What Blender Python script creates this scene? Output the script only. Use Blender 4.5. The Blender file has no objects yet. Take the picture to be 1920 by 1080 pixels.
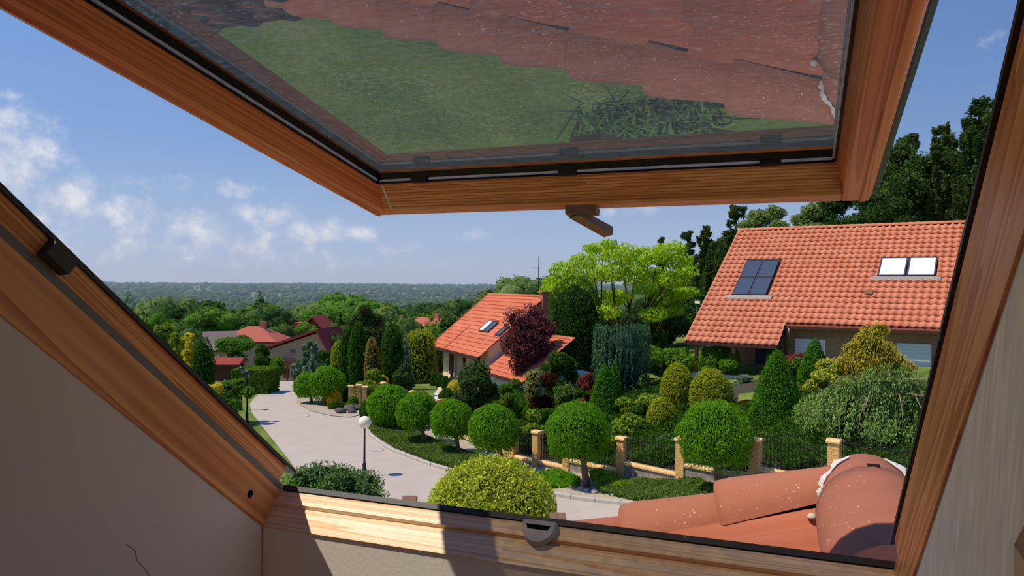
import bpy, math, random
import numpy as np
from mathutils import Matrix, Vector

random.seed(7)
RNG = np.random.default_rng(11)
SC = bpy.context.scene
COL = SC.collection
R = math.radians

# ------------------------------------------------------------------ camera, sky, sun, exposure
F = 1395.2                      # focal length in pixels of the 1920 px wide frame
PIT, ROLL, YAW = R(-0.140), R(0.473), R(21.035)
CAMZ = 7.2
_fw = Vector((0, math.cos(PIT), math.sin(PIT)))
_rt = Vector((1, 0, 0))
_up = _rt.cross(_fw)
RT = _rt * math.cos(ROLL) + _up * math.sin(ROLL)
UP = -_rt * math.sin(ROLL) + _up * math.cos(ROLL)
FW = _fw
CAM = Vector((0, 0, CAMZ))
cam_d = bpy.data.cameras.new('camera')
cam_d.sensor_width = 36.0
cam_d.lens = F * 36.0 / 1920.0
cam_d.clip_start = 0.02
cam_d.clip_end = 20000
cam = bpy.data.objects.new('camera', cam_d)
COL.objects.link(cam)
m = Matrix((RT, UP, -FW)).transposed().to_4x4()
m.translation = CAM
cam.matrix_world = m
SC.camera = cam

SUN_AZ, SUN_EL = R(-98.0), R(60.0)       # azimuth from the view direction, to the left
SUN_DIR = Vector((math.sin(SUN_AZ) * math.cos(SUN_EL), math.cos(SUN_AZ) * math.cos(SUN_EL), math.sin(SUN_EL)))
sun_d = bpy.data.lights.new('sun', 'SUN')
sun_d.energy = 4.4
sun_d.angle = R(0.55)
sun_d.color = (1.0, 0.88, 0.70)
sun = bpy.data.objects.new('sun', sun_d)
COL.objects.link(sun)
sun.rotation_euler = SUN_DIR.to_track_quat('Z', 'Y').to_euler()
sun.location = (0, 0, 60)

SC.view_settings.view_transform = 'Standard'
SC.view_settings.look = 'None'
SC.view_settings.gamma = 1
SC.view_settings.exposure = 0.0
SC.view_settings.use_curve_mapping = False


def lin(r, g, b):
    f = lambda c: ((c / 255 + 0.055) / 1.055) ** 2.4 if c > 10 else c / 255 / 12.92
    return (f(r), f(g), f(b), 1)


class NT:
    """small node tree writer"""
    def __init__(self, tree):
        self.t = tree
        tree.nodes.clear()

    def n(self, typ, **kw):
        nd = self.t.nodes.new(typ)
        ins = kw.pop('i', {})
        for k, v in kw.items():
            setattr(nd, k, v)
        for k, v in ins.items():
            s = nd.inputs[k]
            if isinstance(v, bpy.types.NodeSocket):
                self.t.links.new(v, s)
            else:
                s.default_value = v
        return nd

    def math(self, op, a, b=0.0, c=0.0):
        return self.n('ShaderNodeMath', operation=op, i={0: a, 1: b, 2: c}).outputs[0]

    def ramp(self, fac, stops, interp='LINEAR'):
        nd = self.n('ShaderNodeValToRGB', i={0: fac})
        cr = nd.color_ramp
        cr.interpolation = interp
        while len(cr.elements) < len(stops):
            cr.elements.new(0.5)
        for e, (p, c) in zip(cr.elements, stops):
            e.position = p
            e.color = c
        return nd.outputs[0]

    def mix(self, fac, a, b, typ='MIX'):
        nd = self.n('ShaderNodeMix', data_type='RGBA', blend_type=typ)
        for k, v in ((0, fac), (6, a), (7, b)):
            if isinstance(v, bpy.types.NodeSocket):
                self.t.links.new(v, nd.inputs[k])
            else:
                nd.inputs[k].default_value = v
        return nd.outputs[2]


def pix_azel(x, y):
    d = RT * ((x - 960) / F) + FW - UP * ((y - 540) / F)
    return math.atan2(d.x, d.y), math.atan2(d.z, math.hypot(d.x, d.y))


def build_world():
    w = bpy.data.worlds.new('sky')
    SC.world = w
    w.use_nodes = True
    t = NT(w.node_tree)
    g = t.n('ShaderNodeTexCoord').outputs['Generated']
    nrm = t.n('ShaderNodeVectorMath', operation='NORMALIZE', i={0: g}).outputs[0]
    sx = t.n('ShaderNodeSeparateXYZ', i={0: nrm})
    X, Y, Z = sx.outputs
    el = t.math('ARCSINE', Z)
    az = t.math('ARCTAN2', X, Y)
    base = t.ramp(t.math('MULTIPLY', el, 1 / 1.5), [
        (0.0, lin(178, 194, 220)), (0.05, lin(163, 187, 222)), (0.12, lin(132, 167, 220)),
        (0.25, lin(104, 147, 214)), (0.5, lin(74, 121, 200)), (1.0, lin(56, 102, 186))])
    # the clear sky deepens away from the sun
    dot = t.n('ShaderNodeVectorMath', operation='DOT_PRODUCT', i={0: nrm, 1: SUN_DIR}).outputs['Value']
    shade = t.n('ShaderNodeMapRange', i={'Value': dot, 'From Min': -0.35, 'From Max': 0.75, 'To Min': 0.60, 'To Max': 1.18}).outputs[0]
    hi = t.n('ShaderNodeMapRange', i={'Value': el, 'From Min': 0.02, 'From Max': 0.3, 'To Min': 0.0, 'To Max': 1.0}).outputs[0]
    shade2 = t.math('ADD', t.math('MULTIPLY', t.math('SUBTRACT', shade, 1.0), hi), 1.0)
    sky = t.n('ShaderNodeVectorMath', operation='SCALE', i={0: base, 'Scale': shade2}).outputs[0]
    # cumulus: puffs in a low band
    uv = t.n('ShaderNodeCombineXYZ', i={0: az, 1: el, 2: 0.0}).outputs[0]
    warp = t.n('ShaderNodeTexNoise', i={'Vector': uv, 'Scale': 26.0, 'Detail': 7.0, 'Roughness': 0.62})
    fine = t.n('ShaderNodeTexNoise', i={'Vector': uv, 'Scale': 9.0, 'Detail': 5.0, 'Roughness': 0.6})
    nz = t.math('SUBTRACT', warp.outputs[0], 0.5)
    dens = None
    puffs = [(15, 292, 75, 75, 1.15), (120, 362, 60, 34, 1.0), (190, 400, 100, 38, .8), (345, 415, 75, 36, .85),
             (300, 350, 60, 22, .55), (450, 356, 42, 17, .85), (527, 405, 34, 26, 1.0), (470, 396, 40, 22, .8),
             (600, 432, 80, 24, 1.05), (678, 437, 36, 15, .95), (460, 456, 70, 26, .95), (370, 455, 60, 22, .75),
             (745, 465, 36, 15, .8), (893, 442, 27, 13, .9), (260, 432, 250, 66, .72), (1165, 397, 60, 12, .7),
             (60, 400, 70, 30, .7), (540, 482, 160, 26, .6), (8, 180, 30, 14, .7), (1870, 100, 60, 40, .35)]
    for (px, py, rx, ry, a) in puffs:
        ca, ce = pix_azel(px, py)
        da = t.math('MULTIPLY', t.math('SUBTRACT', az, ca), F / rx)
        de = t.math('MULTIPLY', t.math('SUBTRACT', el, ce), F / ry)
        r2 = t.math('ADD', t.math('MULTIPLY', da, da), t.math('MULTIPLY', de, de))
        e = t.math('MULTIPLY', t.math('EXPONENT', t.math('MULTIPLY', r2, -0.7)), a)
        dens = e if dens is None else t.math('MAXIMUM', dens, e)
    # the same weather goes on around the horizon, outside the frame
    out = t.n('ShaderNodeMapRange', i={'Value': t.math('ABSOLUTE', az), 'From Min': 0.62, 'From Max': 0.8, 'To Min': 0.0, 'To Max': 1.0}).outputs[0]
    band = t.math('EXPONENT', t.math('MULTIPLY', t.math('POWER', t.math('MULTIPLY', t.math('SUBTRACT', el, 0.09), 9.0), 2.0), -1.0))
    other = t.math('MULTIPLY', t.math('MULTIPLY', t.math('MULTIPLY', fine.outputs[0], 1.5), band), out)
    dens = t.math('MAXIMUM', dens, other)
    cov = t.math('ADD', dens, t.math('MULTIPLY', nz, 2.1))
    cov = t.math('MULTIPLY', cov, t.n('ShaderNodeMapRange', i={'Value': dens, 'From Min': 0.04, 'From Max': 0.25}).outputs[0])
    mask = t.n('ShaderNodeMapRange', interpolation_type='SMOOTHSTEP', i={'Value': cov, 'From Min': 0.26, 'From Max': 1.25}).outputs[0]
    mask = t.math('MULTIPLY', mask, 0.92)
    body = t.n('ShaderNodeMapRange', i={'Value': warp.outputs[0], 'From Min': 0.4, 'From Max': 0.68}).outputs[0]
    cc = t.mix(body, lin(186, 198, 222), lin(232, 234, 242))
    colr = t.mix(mask, sky, cc)
    bg = t.n('ShaderNodeBackground', i={0: colr, 1: 1.0})
    t.n('ShaderNodeOutputWorld', i={0: bg.outputs[0]})


build_world()

# ------------------------------------------------------------------ helpers: pixels, terrain, meshes


def ray(x, y):
    return RT * ((x - 960) / F) + FW - UP * ((y - 540) / F)


def at(x, y, d):
    return CAM + ray(x, y) * d


def sstep(a, b, x):
    t = np.clip((np.asarray(x, float) - a) / (b - a), 0, 1)
    return t * t * (3 - 2 * t)


def gz(x, y):
    x = np.asarray(x, float)
    y = np.asarray(y, float)
    r = np.hypot(x, y)
    s = x - 2.1
    rise = 0.2 * (np.sqrt(s * s + 0.6) + s) / 2
    rise = np.minimum(rise, 3.0 + 0.05 * np.maximum(x - 17, 0)) * sstep(8, 18, y)
    low = -6.2 * sstep(45, 112, y) * sstep(4, -14, x) - 1.0 * sstep(70, 120, y) - 20 * sstep(110, 420, r) - 9 * sstep(400, 900, r)
    far = 40 * sstep(1300, 4300, r) + 3.0 * np.sin(x / 610 + 1.3) * sstep(1500, 3500, r) + 2.0 * np.sin(x / 230) * sstep(2500, 4000, r)
    hill = 16 * sstep(25, 110, x) * sstep(45, 110, y) * sstep(1500, 400, r)
    return rise * sstep(900, 120, r) + low + far + hill


def G(x, y):
    """pixel -> point on the terrain"""
    r = ray(x, y)
    lo, hi, d = 3.0, None, 3.0
    while d < 3000:
        p = CAM + r * d
        if p.z < float(gz(p.x, p.y)):
            hi = d
            break
        lo = d
        d *= 1.05
    if hi is None:
        hi = d
    for _ in range(30):
        mid = (lo + hi) / 2
        p = CAM + r * mid
        if p.z < float(gz(p.x, p.y)):
            hi = mid
        else:
            lo = mid
    return CAM + r * hi


def props(o, label=None, cat=None, group=None, kind=None):
    for k, v in (('label', label), ('category', cat), ('group', group), ('kind', kind)):
        if v:
            o[k] = v
    return o


def link(name, data, parent=None, mat=None):
    o = bpy.data.objects.new(name, data)
    COL.objects.link(o)
    if parent is not None:
        o.parent = parent
    if mat is not None:
        o.matrix_world = mat
    return o


def empty(name, loc=(0, 0, 0), mat=None):
    o = bpy.data.objects.new(name, None)
    o.empty_display_size = 0.1
    COL.objects.link(o)
    if mat is not None:
        o.matrix_world = mat
    else:
        o.location = loc
    return o


class MB:
    def __init__(self):
        self.v, self.f, self.m, self.s = [], [], [], []

    def add(self, vs, fs, mi=0, smooth=False):
        b = len(self.v)
        self.v += [tuple(p) for p in vs]
        for f in fs:
            self.f.append(tuple(i + b for i in f))
            self.m.append(mi)
            self.s.append(smooth)
        return self

    def box(self, a, b, mi=0, M=None):
        x0, y0, z0 = a
        x1, y1, z1 = b
        vs = [Vector(p) for p in ((x0, y0, z0), (x1, y0, z0), (x1, y1, z0), (x0, y1, z0), (x0, y0, z1), (x1, y0, z1), (x1, y1, z1), (x0, y1, z1))]
        if M is not None:
            vs = [M @ p for p in vs]
        return self.add(vs, [(3, 2, 1, 0), (4, 5, 6, 7), (0, 1, 5, 4), (1, 2, 6, 5), (2, 3, 7, 6), (3, 0, 4, 7)], mi)

    def quad(self, *ps, mi=0):
        return self.add(ps, [tuple(range(len(ps)))], mi)

    def extrude(self, prof, axis, a, b, mi=0, smooth=False):
        """closed profile (p, q) swept along axis 0, 1 or 2"""
        n = len(prof)

        def P(c, p, q):
            return {0: (c, p, q), 1: (p, c, q), 2: (p, q, c)}[axis]
        vs = [P(a, *k) for k in prof] + [P(b, *k) for k in prof]
        fs = [(i, (i + 1) % n, n + (i + 1) % n, n + i) for i in range(n)]
        fs += [tuple(range(n - 1, -1, -1)), tuple(range(n, 2 * n))]
        return self.add(vs, fs, mi, smooth)

    def tube(self, pts, rad, k=8, mi=0, cap=True):
        pts = [Vector(p) for p in pts]
        rad = rad if isinstance(rad, (list, tuple)) else [rad] * len(pts)
        vs, fs = [], []
        for i, p in enumerate(pts):
            d = (pts[min(i + 1, len(pts) - 1)] - pts[max(i - 1, 0)]).normalized()
            a = d.cross(Vector((0.31, 0.95, 0.05))).normalized() if abs(d.y) < 0.9 else d.cross(Vector((1, 0, 0))).normalized()
            b = d.cross(a)
            for j in range(k):
                t = 2 * math.pi * j / k
                vs.append(p + (a * math.cos(t) + b * math.sin(t)) * rad[i])
        for i in range(len(pts) - 1):
            for j in range(k):
                fs.append((i * k + j, i * k + (j + 1) % k, (i + 1) * k + (j + 1) % k, (i + 1) * k + j))
        if cap:
            fs += [tuple(range(k - 1, -1, -1)), tuple(range((len(pts) - 1) * k, len(pts) * k))]
        return self.add(vs, fs, mi, True)

    def lathe(self, prof, k=16, c=(0, 0, 0), mi=0):
        vs, fs = [], []
        for (r, z) in prof:
            for j in range(k):
                t = 2 * math.pi * j / k
                vs.append((c[0] + r * math.cos(t), c[1] + r * math.sin(t), c[2] + z))
        for i in range(len(prof) - 1):
            for j in range(k):
                fs.append((i * k + j, i * k + (j + 1) % k, (i + 1) * k + (j + 1) % k, (i + 1) * k + j))
        fs += [tuple(range(k - 1, -1, -1)), tuple(range((len(prof) - 1) * k, len(prof) * k))]
        return self.add(vs, fs, mi, True)

    def mesh(self, name, mats):
        me = bpy.data.meshes.new(name)
        me.from_pydata(self.v, [], self.f)
        for mt in (mats if isinstance(mats, (list, tuple)) else [mats]):
            me.materials.append(mt)
        me.polygons.foreach_set('material_index', self.m)
        me.polygons.foreach_set('use_smooth', self.s)
        me.update()
        return me

    def build(self, name, mats, parent=None, mat=None):
        return link(name, self.mesh(name, mats), parent, mat)


# ------------------------------------------------------------------ materials
MAT = {}


def newmat(name):
    mt = bpy.data.materials.new(name)
    mt.use_nodes = True
    MAT[name] = mt
    return mt, NT(mt.node_tree)


def simple(name, c, rough=0.7, metal=0.0, noise=0.0, scale=8.0, bump=0.0, bscale=40.0, spec=0.3, c2=None):
    mt, t = newmat(name)
    co = t.n('ShaderNodeTexCoord').outputs['Object']
    colr = c
    if noise or c2:
        nz = t.n('ShaderNodeTexNoise', i={'Vector': co, 'Scale': scale, 'Detail': 5.0}).outputs[0]
        nz = t.n('ShaderNodeMapRange', i={'Value': nz, 'From Min': 0.3, 'From Max': 0.7}).outputs[0]
        a = tuple(k * (1 - noise) for k in c[:3]) + (1,)
        b = c2 or tuple(min(1, k * (1 + noise)) for k in c[:3]) + (1,)
        colr = t.mix(nz, a, b)
    p = t.n('ShaderNodeBsdfPrincipled', i={'Base Color': colr, 'Roughness': rough, 'Metallic': metal, 'Specular IOR Level': spec})
    if bump:
        nb = t.n('ShaderNodeTexNoise', i={'Vector': co, 'Scale': bscale, 'Detail': 4.0}).outputs[0]
        bp = t.n('ShaderNodeBump', i={'Height': nb, 'Strength': bump, 'Distance': 0.01})
        t.t.links.new(bp.outputs[0], p.inputs['Normal'])
    t.n('ShaderNodeOutputMaterial', i={0: p.outputs[0]})
    return mt


def wood(name, axis, c1, c2, scale=1.0, rib=0.0, along=1.0):
    """pine with grain running along the given local axis"""
    mt, t = newmat(name)
    co = t.n('ShaderNodeTexCoord').outputs['Object']
    sc = [44.0 * scale] * 3
    sc[axis] = along * scale
    mp = t.n('ShaderNodeMapping', i={0: co, 3: tuple(sc)}).outputs[0]
    n1 = t.n('ShaderNodeTexNoise', i={'Vector': mp, 'Scale': 0.55, 'Detail': 2.0, 'Distortion': 0.6}).outputs[0]
    rings = t.math('FRACT', t.math('MULTIPLY', n1, 13.0))
    rings = t.n('ShaderNodeMapRange', interpolation_type='SMOOTHSTEP', i={'Value': rings, 'From Min': 0.15, 'From Max': 1.0}).outputs[0]
    fib = t.n('ShaderNodeTexNoise', i={'Vector': mp, 'Scale': 7.0, 'Detail': 3.0}).outputs[0]
    f = t.math('ADD', t.math('MULTIPLY', rings, 0.7), t.math('MULTIPLY', fib, 0.45))
    colr = t.ramp(f, [(0.1, c1), (0.95, c2)])
    big = t.n('ShaderNodeTexNoise', i={'Vector': co, 'Scale': 3.0}).outputs[0]
    colr = t.mix(t.math('MULTIPLY', big, 0.3), colr, tuple(k * 0.7 for k in c2[:3]) + (1,))
    p = t.n('ShaderNodeBsdfPrincipled', i={'Base Color': colr, 'Roughness': 0.42, 'Specular IOR Level': 0.4})
    h = f
    if rib:
        ax = t.n('ShaderNodeSeparateXYZ', i={0: co}).outputs[1 if axis == 0 else 0]
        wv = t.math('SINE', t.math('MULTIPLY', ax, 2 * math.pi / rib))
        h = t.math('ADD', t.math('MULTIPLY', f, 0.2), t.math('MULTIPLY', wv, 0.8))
        dk = t.n('ShaderNodeMapRange', i={'Value': wv, 'From Min': -1.0, 'From Max': -0.2, 'To Min': 0.62, 'To Max': 0.0}).outputs[0]  # groove shade between the ribs is darkened into the colour
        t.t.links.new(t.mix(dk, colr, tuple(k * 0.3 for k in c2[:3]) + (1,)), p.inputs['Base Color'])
    bp = t.n('ShaderNodeBump', i={'Height': h, 'Strength': 0.5 if rib else 0.12, 'Distance': 0.002})
    t.t.links.new(bp.outputs[0], p.inputs['Normal'])
    t.n('ShaderNodeOutputMaterial', i={0: p.outputs[0]})
    return mt


def leafmat(name, c1, c2, trans=0.35, gain=1.55):
    """each leaf (mesh island) takes its own tone between c1 and c2"""
    mt, t = newmat(name)
    rnd = t.n('ShaderNodeNewGeometry').outputs['Random Per Island']
    g1 = lambda c: tuple(min(0.8, k * gain) for k in c[:3]) + (1,)
    colr = t.ramp(rnd, [(0.0, g1(c1)), (1.0, g1(c2))])
    d = t.n('ShaderNodeBsdfDiffuse', i={0: colr, 1: 0.5})
    tc = t.n('ShaderNodeVectorMath', operation='MULTIPLY', i={0: colr, 1: (1.2, 1.2, 0.5)}).outputs[0]
    tr = t.n('ShaderNodeBsdfTranslucent', i={0: tc})
    mx = t.n('ShaderNodeMixShader', i={0: trans, 1: d.outputs[0], 2: tr.outputs[0]})
    t.n('ShaderNodeOutputMaterial', i={0: mx.outputs[0]})
    return mt


def plaster(name, c):
    return simple(name, c, rough=0.9, noise=0.05, scale=3.0, bump=0.04, bscale=160.0, spec=0.1)


def terracotta(name, c1, c2, speck=0.0):
    mt, t = newmat(name)
    co = t.n('ShaderNodeTexCoord').outputs['Object']
    oi = t.n('ShaderNodeObjectInfo').outputs['Random']
    isl = t.n('ShaderNodeNewGeometry').outputs['Random Per Island']
    rr = t.math('FRACT', t.math('ADD', oi, isl))
    nz = t.n('ShaderNodeTexNoise', i={'Vector': co, 'Scale': 9.0, 'Detail': 5.0}).outputs[0]
    f = t.math('ADD', t.math('MULTIPLY', rr, 0.5), t.math('MULTIPLY', nz, 0.5))
    colr = t.ramp(f, [(0.15, c1), (0.85, c2)])
    if speck:
        sp = t.n('ShaderNodeTexNoise', i={'Vector': co, 'Scale': 150.0, 'Detail': 2.0}).outputs[0]
        zone = t.n('ShaderNodeTexNoise', i={'Vector': co, 'Scale': 9.0, 'Detail': 2.0}).outputs[0]
        k = t.math('ADD', sp, t.math('MULTIPLY', zone, 0.35))
        k = t.n('ShaderNodeMapRange', i={'Value': k, 'From Min': 0.90, 'From Max': 0.95, 'To Max': speck}).outputs[0]
        colr = t.mix(k, colr, lin(235, 205, 185))
    p = t.n('ShaderNodeBsdfPrincipled', i={'Base Color': colr, 'Roughness': 0.85, 'Specular IOR Level': 0.2})
    nb = t.n('ShaderNodeTexNoise', i={'Vector': co, 'Scale': 180.0, 'Detail': 3.0}).outputs[0]
    bp = t.n('ShaderNodeBump', i={'Height': nb, 'Strength': 0.15, 'Distance': 0.004})
    t.t.links.new(bp.outputs[0], p.inputs['Normal'])
    t.n('ShaderNodeOutputMaterial', i={0: p.outputs[0]})
    return mt


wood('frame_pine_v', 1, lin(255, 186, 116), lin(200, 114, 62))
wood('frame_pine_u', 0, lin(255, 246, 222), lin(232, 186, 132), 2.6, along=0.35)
wood('sash_pine_v', 1, lin(240, 154, 92), lin(198, 106, 58))
wood('sash_pine_u', 0, lin(242, 158, 96), lin(202, 112, 62))
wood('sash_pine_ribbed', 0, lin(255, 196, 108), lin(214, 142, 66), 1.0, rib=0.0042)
plaster('plaster_white', lin(226, 212, 198))
plaster('plaster_grey', lin(238, 234, 226))
simple('floor_boards', lin(196, 160, 122), 0.6, noise=0.12)
simple('black_metal', lin(40, 40, 42), 0.4, 0.3, noise=0.15, scale=20)
simple('anthracite', lin(64, 66, 70), 0.5, 0.2)
simple('gasket', lin(14, 14, 15), 0.6)
simple('grey_rail', lin(120, 112, 106), 0.5, 0.4)
simple('grey_plastic', lin(172, 178, 184), 0.5, noise=0.06)
simple('taupe_metal', lin(138, 118, 98), 0.45, 0.3)
simple('alu', lin(190, 196, 205), 0.22, 1.0)
simple('hole', lin(6, 6, 6), 0.9)
simple('bead_sky_glint', lin(196, 214, 244), 0.35, 0.2)  # pale blue stands in for sky light along the glazing edge
simple('screen_brown', lin(74, 58, 50), 0.7)
terracotta('ridge_clay', lin(146, 90, 68), lin(170, 108, 82), speck=0.8)
terracotta('pantile_clay', lin(156, 90, 64), lin(180, 108, 80))
terracotta('roof_clay_right', lin(196, 116, 86), lin(214, 138, 104))
terracotta('roof_clay_mid', lin(194, 106, 76), lin(208, 122, 90))
terracotta('roof_red', lin(144, 58, 52), lin(164, 72, 62))
terracotta('roof_salmon', lin(162, 86, 70), lin(178, 102, 82))
simple('underlay', lin(120, 62, 42), 0.9)
simple('mortar_white', lin(214, 210, 205), 0.9, noise=0.15, scale=120, bump=0.6, bscale=160)
simple('mortar_grey', lin(186, 182, 172), 0.95, noise=0.1, bump=0.3)
simple('brick_yellow', lin(222, 176, 112), 0.85, noise=0.14, scale=14)
simple('brick_cap', lin(232, 190, 130), 0.8, noise=0.14, scale=9)
simple('mortar_dark', lin(170, 132, 84), 0.95)
simple('stone_plinth', lin(150, 142, 130), 0.95, noise=0.35, scale=7, bump=0.5, bscale=12)
simple('concrete_road', lin(178, 167, 154), 0.95, noise=0.05, scale=0.9, bump=0.1, bscale=25)
simple('kerb_concrete', lin(176, 170, 160), 0.95, noise=0.08, scale=4)
simple('pavement_gravel', lin(168, 156, 138), 0.95, noise=0.14, scale=9, bump=0.5, bscale=30)
simple('soil', lin(66, 62, 44), 0.95, noise=0.2, scale=5, bump=0.5, bscale=10)
simple('path_stone', lin(206, 196, 182), 0.9, noise=0.06, scale=3)
simple('pebble', lin(190, 180, 170), 0.85, noise=0.25, scale=3)
simple('pebble_brown', lin(140, 118, 100), 0.85, noise=0.25, scale=3)
simple('slate_dark', lin(92, 84, 80), 0.9, noise=0.25, scale=4)
simple('bark', lin(122, 94, 74), 0.95, noise=0.3, scale=9, bump=0.6, bscale=18)
simple('bark_dark', lin(80, 64, 52), 0.95, noise=0.3, scale=9)
simple('lamp_iron', lin(44, 46, 58), 0.45, 0.3)
simple('lamp_globe', lin(238, 232, 205), 0.35, spec=0.5)
simple('facade_cream', lin(226, 208, 178), 0.9, noise=0.05, scale=5)
simple('facade_beige', lin(190, 154, 130), 0.9, noise=0.08)
simple('facade_white', lin(224, 224, 222), 0.9)
simple('shutter_white', lin(214, 216, 222), 0.6)
simple('brown_wood', lin(96, 56, 42), 0.7)
simple('orange_wood', lin(190, 124, 78), 0.7)
simple('gutter_brown', lin(72, 46, 38), 0.6)
simple('white_paint', lin(240, 240, 238), 0.5)
simple('window_glass', lin(70, 78, 88), 0.08, spec=0.9)
simple('window_glass_white', lin(235, 236, 238), 0.25, noise=0.05, scale=3, spec=0.6)
simple('lead_grey', lin(150, 146, 140), 0.6, 0.2)
simple('chimney_brick', lin(176, 118, 88), 0.9, noise=0.15, scale=12)
simple('solar', lin(120, 134, 160), 0.15, spec=0.8)
simple('grey_roof', lin(120, 106, 102), 0.9, noise=0.1)


def brickwall(name, c1, c2, cm, sc):
    mt, t = newmat(name)
    co = t.n('ShaderNodeTexCoord').outputs['Object']
    s = t.n('ShaderNodeSeparateXYZ', i={0: co})
    v = t.n('ShaderNodeCombineXYZ', i={0: s.outputs[0], 1: s.outputs[2]}).outputs[0]
    b = t.n('ShaderNodeTexBrick', i={'Vector': v, 'Color1': c1, 'Color2': c2, 'Mortar': cm, 'Scale': sc, 'Mortar Size': 0.012, 'Brick Width': 0.25, 'Row Height': 0.085})
    p = t.n('ShaderNodeBsdfPrincipled', i={'Base Color': b.outputs[0], 'Roughness': 0.9})
    t.n('ShaderNodeOutputMaterial', i={0: p.outputs[0]})
    return mt


brickwall('facade_brick', lin(170, 128, 96), lin(148, 108, 80), lin(150, 128, 106), 1.0)


def grassmat():
    mt, t = newmat('lawn_grass')
    co = t.n('ShaderNodeTexCoord').outputs['Object']
    n1 = t.n('ShaderNodeTexNoise', i={'Vector': co, 'Scale': 0.5, 'Detail': 6.0}).outputs[0]
    n2 = t.n('ShaderNodeTexNoise', i={'Vector': co, 'Scale': 9.0, 'Detail': 6.0, 'Roughness': 0.7}).outputs[0]
    f = t.math('ADD', t.math('MULTIPLY', n1, 0.6), t.math('MULTIPLY', n2, 0.4))
    colr = t.ramp(f, [(0.33, lin(70, 92, 34)), (0.5, lin(110, 126, 54)), (0.68, lin(142, 146, 78))])
    p = t.n('ShaderNodeBsdfPrincipled', i={'Base Color': colr, 'Roughness': 0.95, 'Specular IOR Level': 0.1})
    bp = t.n('ShaderNodeBump', i={'Height': n2, 'Strength': 0.6, 'Distance': 0.05})
    t.t.links.new(bp.outputs[0], p.inputs['Normal'])
    t.n('ShaderNodeOutputMaterial', i={0: p.outputs[0]})
    return mt


grassmat()


def terrainmat():
    mt, t = newmat('terrain_green')
    co = t.n('ShaderNodeTexCoord').outputs['Object']
    n1 = t.n('ShaderNodeTexNoise', i={'Vector': co, 'Scale': 0.35, 'Detail': 6.0}).outputs[0]
    n2 = t.n('ShaderNodeTexNoise', i={'Vector': co, 'Scale': 8.0, 'Detail': 6.0, 'Roughness': 0.7}).outputs[0]
    f = t.math('ADD', t.math('MULTIPLY', n1, 0.6), t.math('MULTIPLY', n2, 0.4))
    colr = t.ramp(f, [(0.33, lin(62, 84, 34)), (0.5, lin(100, 120, 52)), (0.68, lin(136, 142, 76))])
    p = t.n('ShaderNodeBsdfPrincipled', i={'Base Color': colr, 'Roughness': 0.95, 'Specular IOR Level': 0.1})
    t.n('ShaderNodeOutputMaterial', i={0: p.outputs[0]})
    return mt


terrainmat()


def glassmat():
    mt, t = newmat('sash_glazing')
    bf = t.n('ShaderNodeNewGeometry').outputs['Backfacing']
    ior = t.math('ADD', 2.0, t.math('MULTIPLY', bf, 0.5 - 2.0))
    fr = t.n('ShaderNodeFresnel', i={0: ior}).outputs[0]
    gl = t.n('ShaderNodeBsdfGlossy', i={0: (0.97, 0.98, 1.0, 1), 'Roughness': 0.0})
    tr = t.n('ShaderNodeBsdfTransparent', i={0: (0.92, 0.95, 0.93, 1)})
    mx = t.n('ShaderNodeMixShader', i={0: fr, 1: tr.outputs[0], 2: gl.outputs[0]})
    t.n('ShaderNodeOutputMaterial', i={0: mx.outputs[0]})
    mt, t = newmat('awning_mesh')
    co = t.n('ShaderNodeTexCoord').outputs['Object']
    mp = t.n('ShaderNodeMapping', i={0: co, 3: (60.0, 900.0, 1.0)}).outputs[0]
    nz = t.n('ShaderNodeTexNoise', i={'Vector': mp, 'Scale': 1.0, 'Detail': 2.0}).outputs[0]
    k = t.n('ShaderNodeMapRange', i={'Value': nz, 'From Min': 0.35, 'From Max': 0.75, 'To Min': 0.36, 'To Max': 0.70}).outputs[0]
    sp = t.n('ShaderNodeTexNoise', i={'Vector': t.n('ShaderNodeMapping', i={0: co, 3: (160.0, 700.0, 1.0)}).outputs[0], 'Scale': 1.0, 'Detail': 1.0}).outputs[0]
    zn = t.n('ShaderNodeTexNoise', i={'Vector': co, 'Scale': 5.0, 'Detail': 2.0}).outputs[0]
    glitter = t.n('ShaderNodeMapRange', i={'Value': t.math('ADD', sp, t.math('MULTIPLY', zn, 0.4)), 'From Min': 0.86, 'From Max': 0.96}).outputs[0]  # bright specks in the weave colour paint its glitter
    d = t.n('ShaderNodeBsdfDiffuse', i={0: lin(48, 44, 44)})
    tl = t.n('ShaderNodeBsdfTranslucent', i={0: t.mix(glitter, lin(58, 50, 48), lin(205, 205, 200))})
    a = t.n('ShaderNodeMixShader', i={0: 0.5, 1: d.outputs[0], 2: tl.outputs[0]})
    tr = t.n('ShaderNodeBsdfTransparent', i={0: (0.96, 0.85, 0.70, 1)})
    mx = t.n('ShaderNodeMixShader', i={0: k, 1: a.outputs[0], 2: tr.outputs[0]})
    t.n('ShaderNodeOutputMaterial', i={0: mx.outputs[0]})


glassmat()

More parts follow.
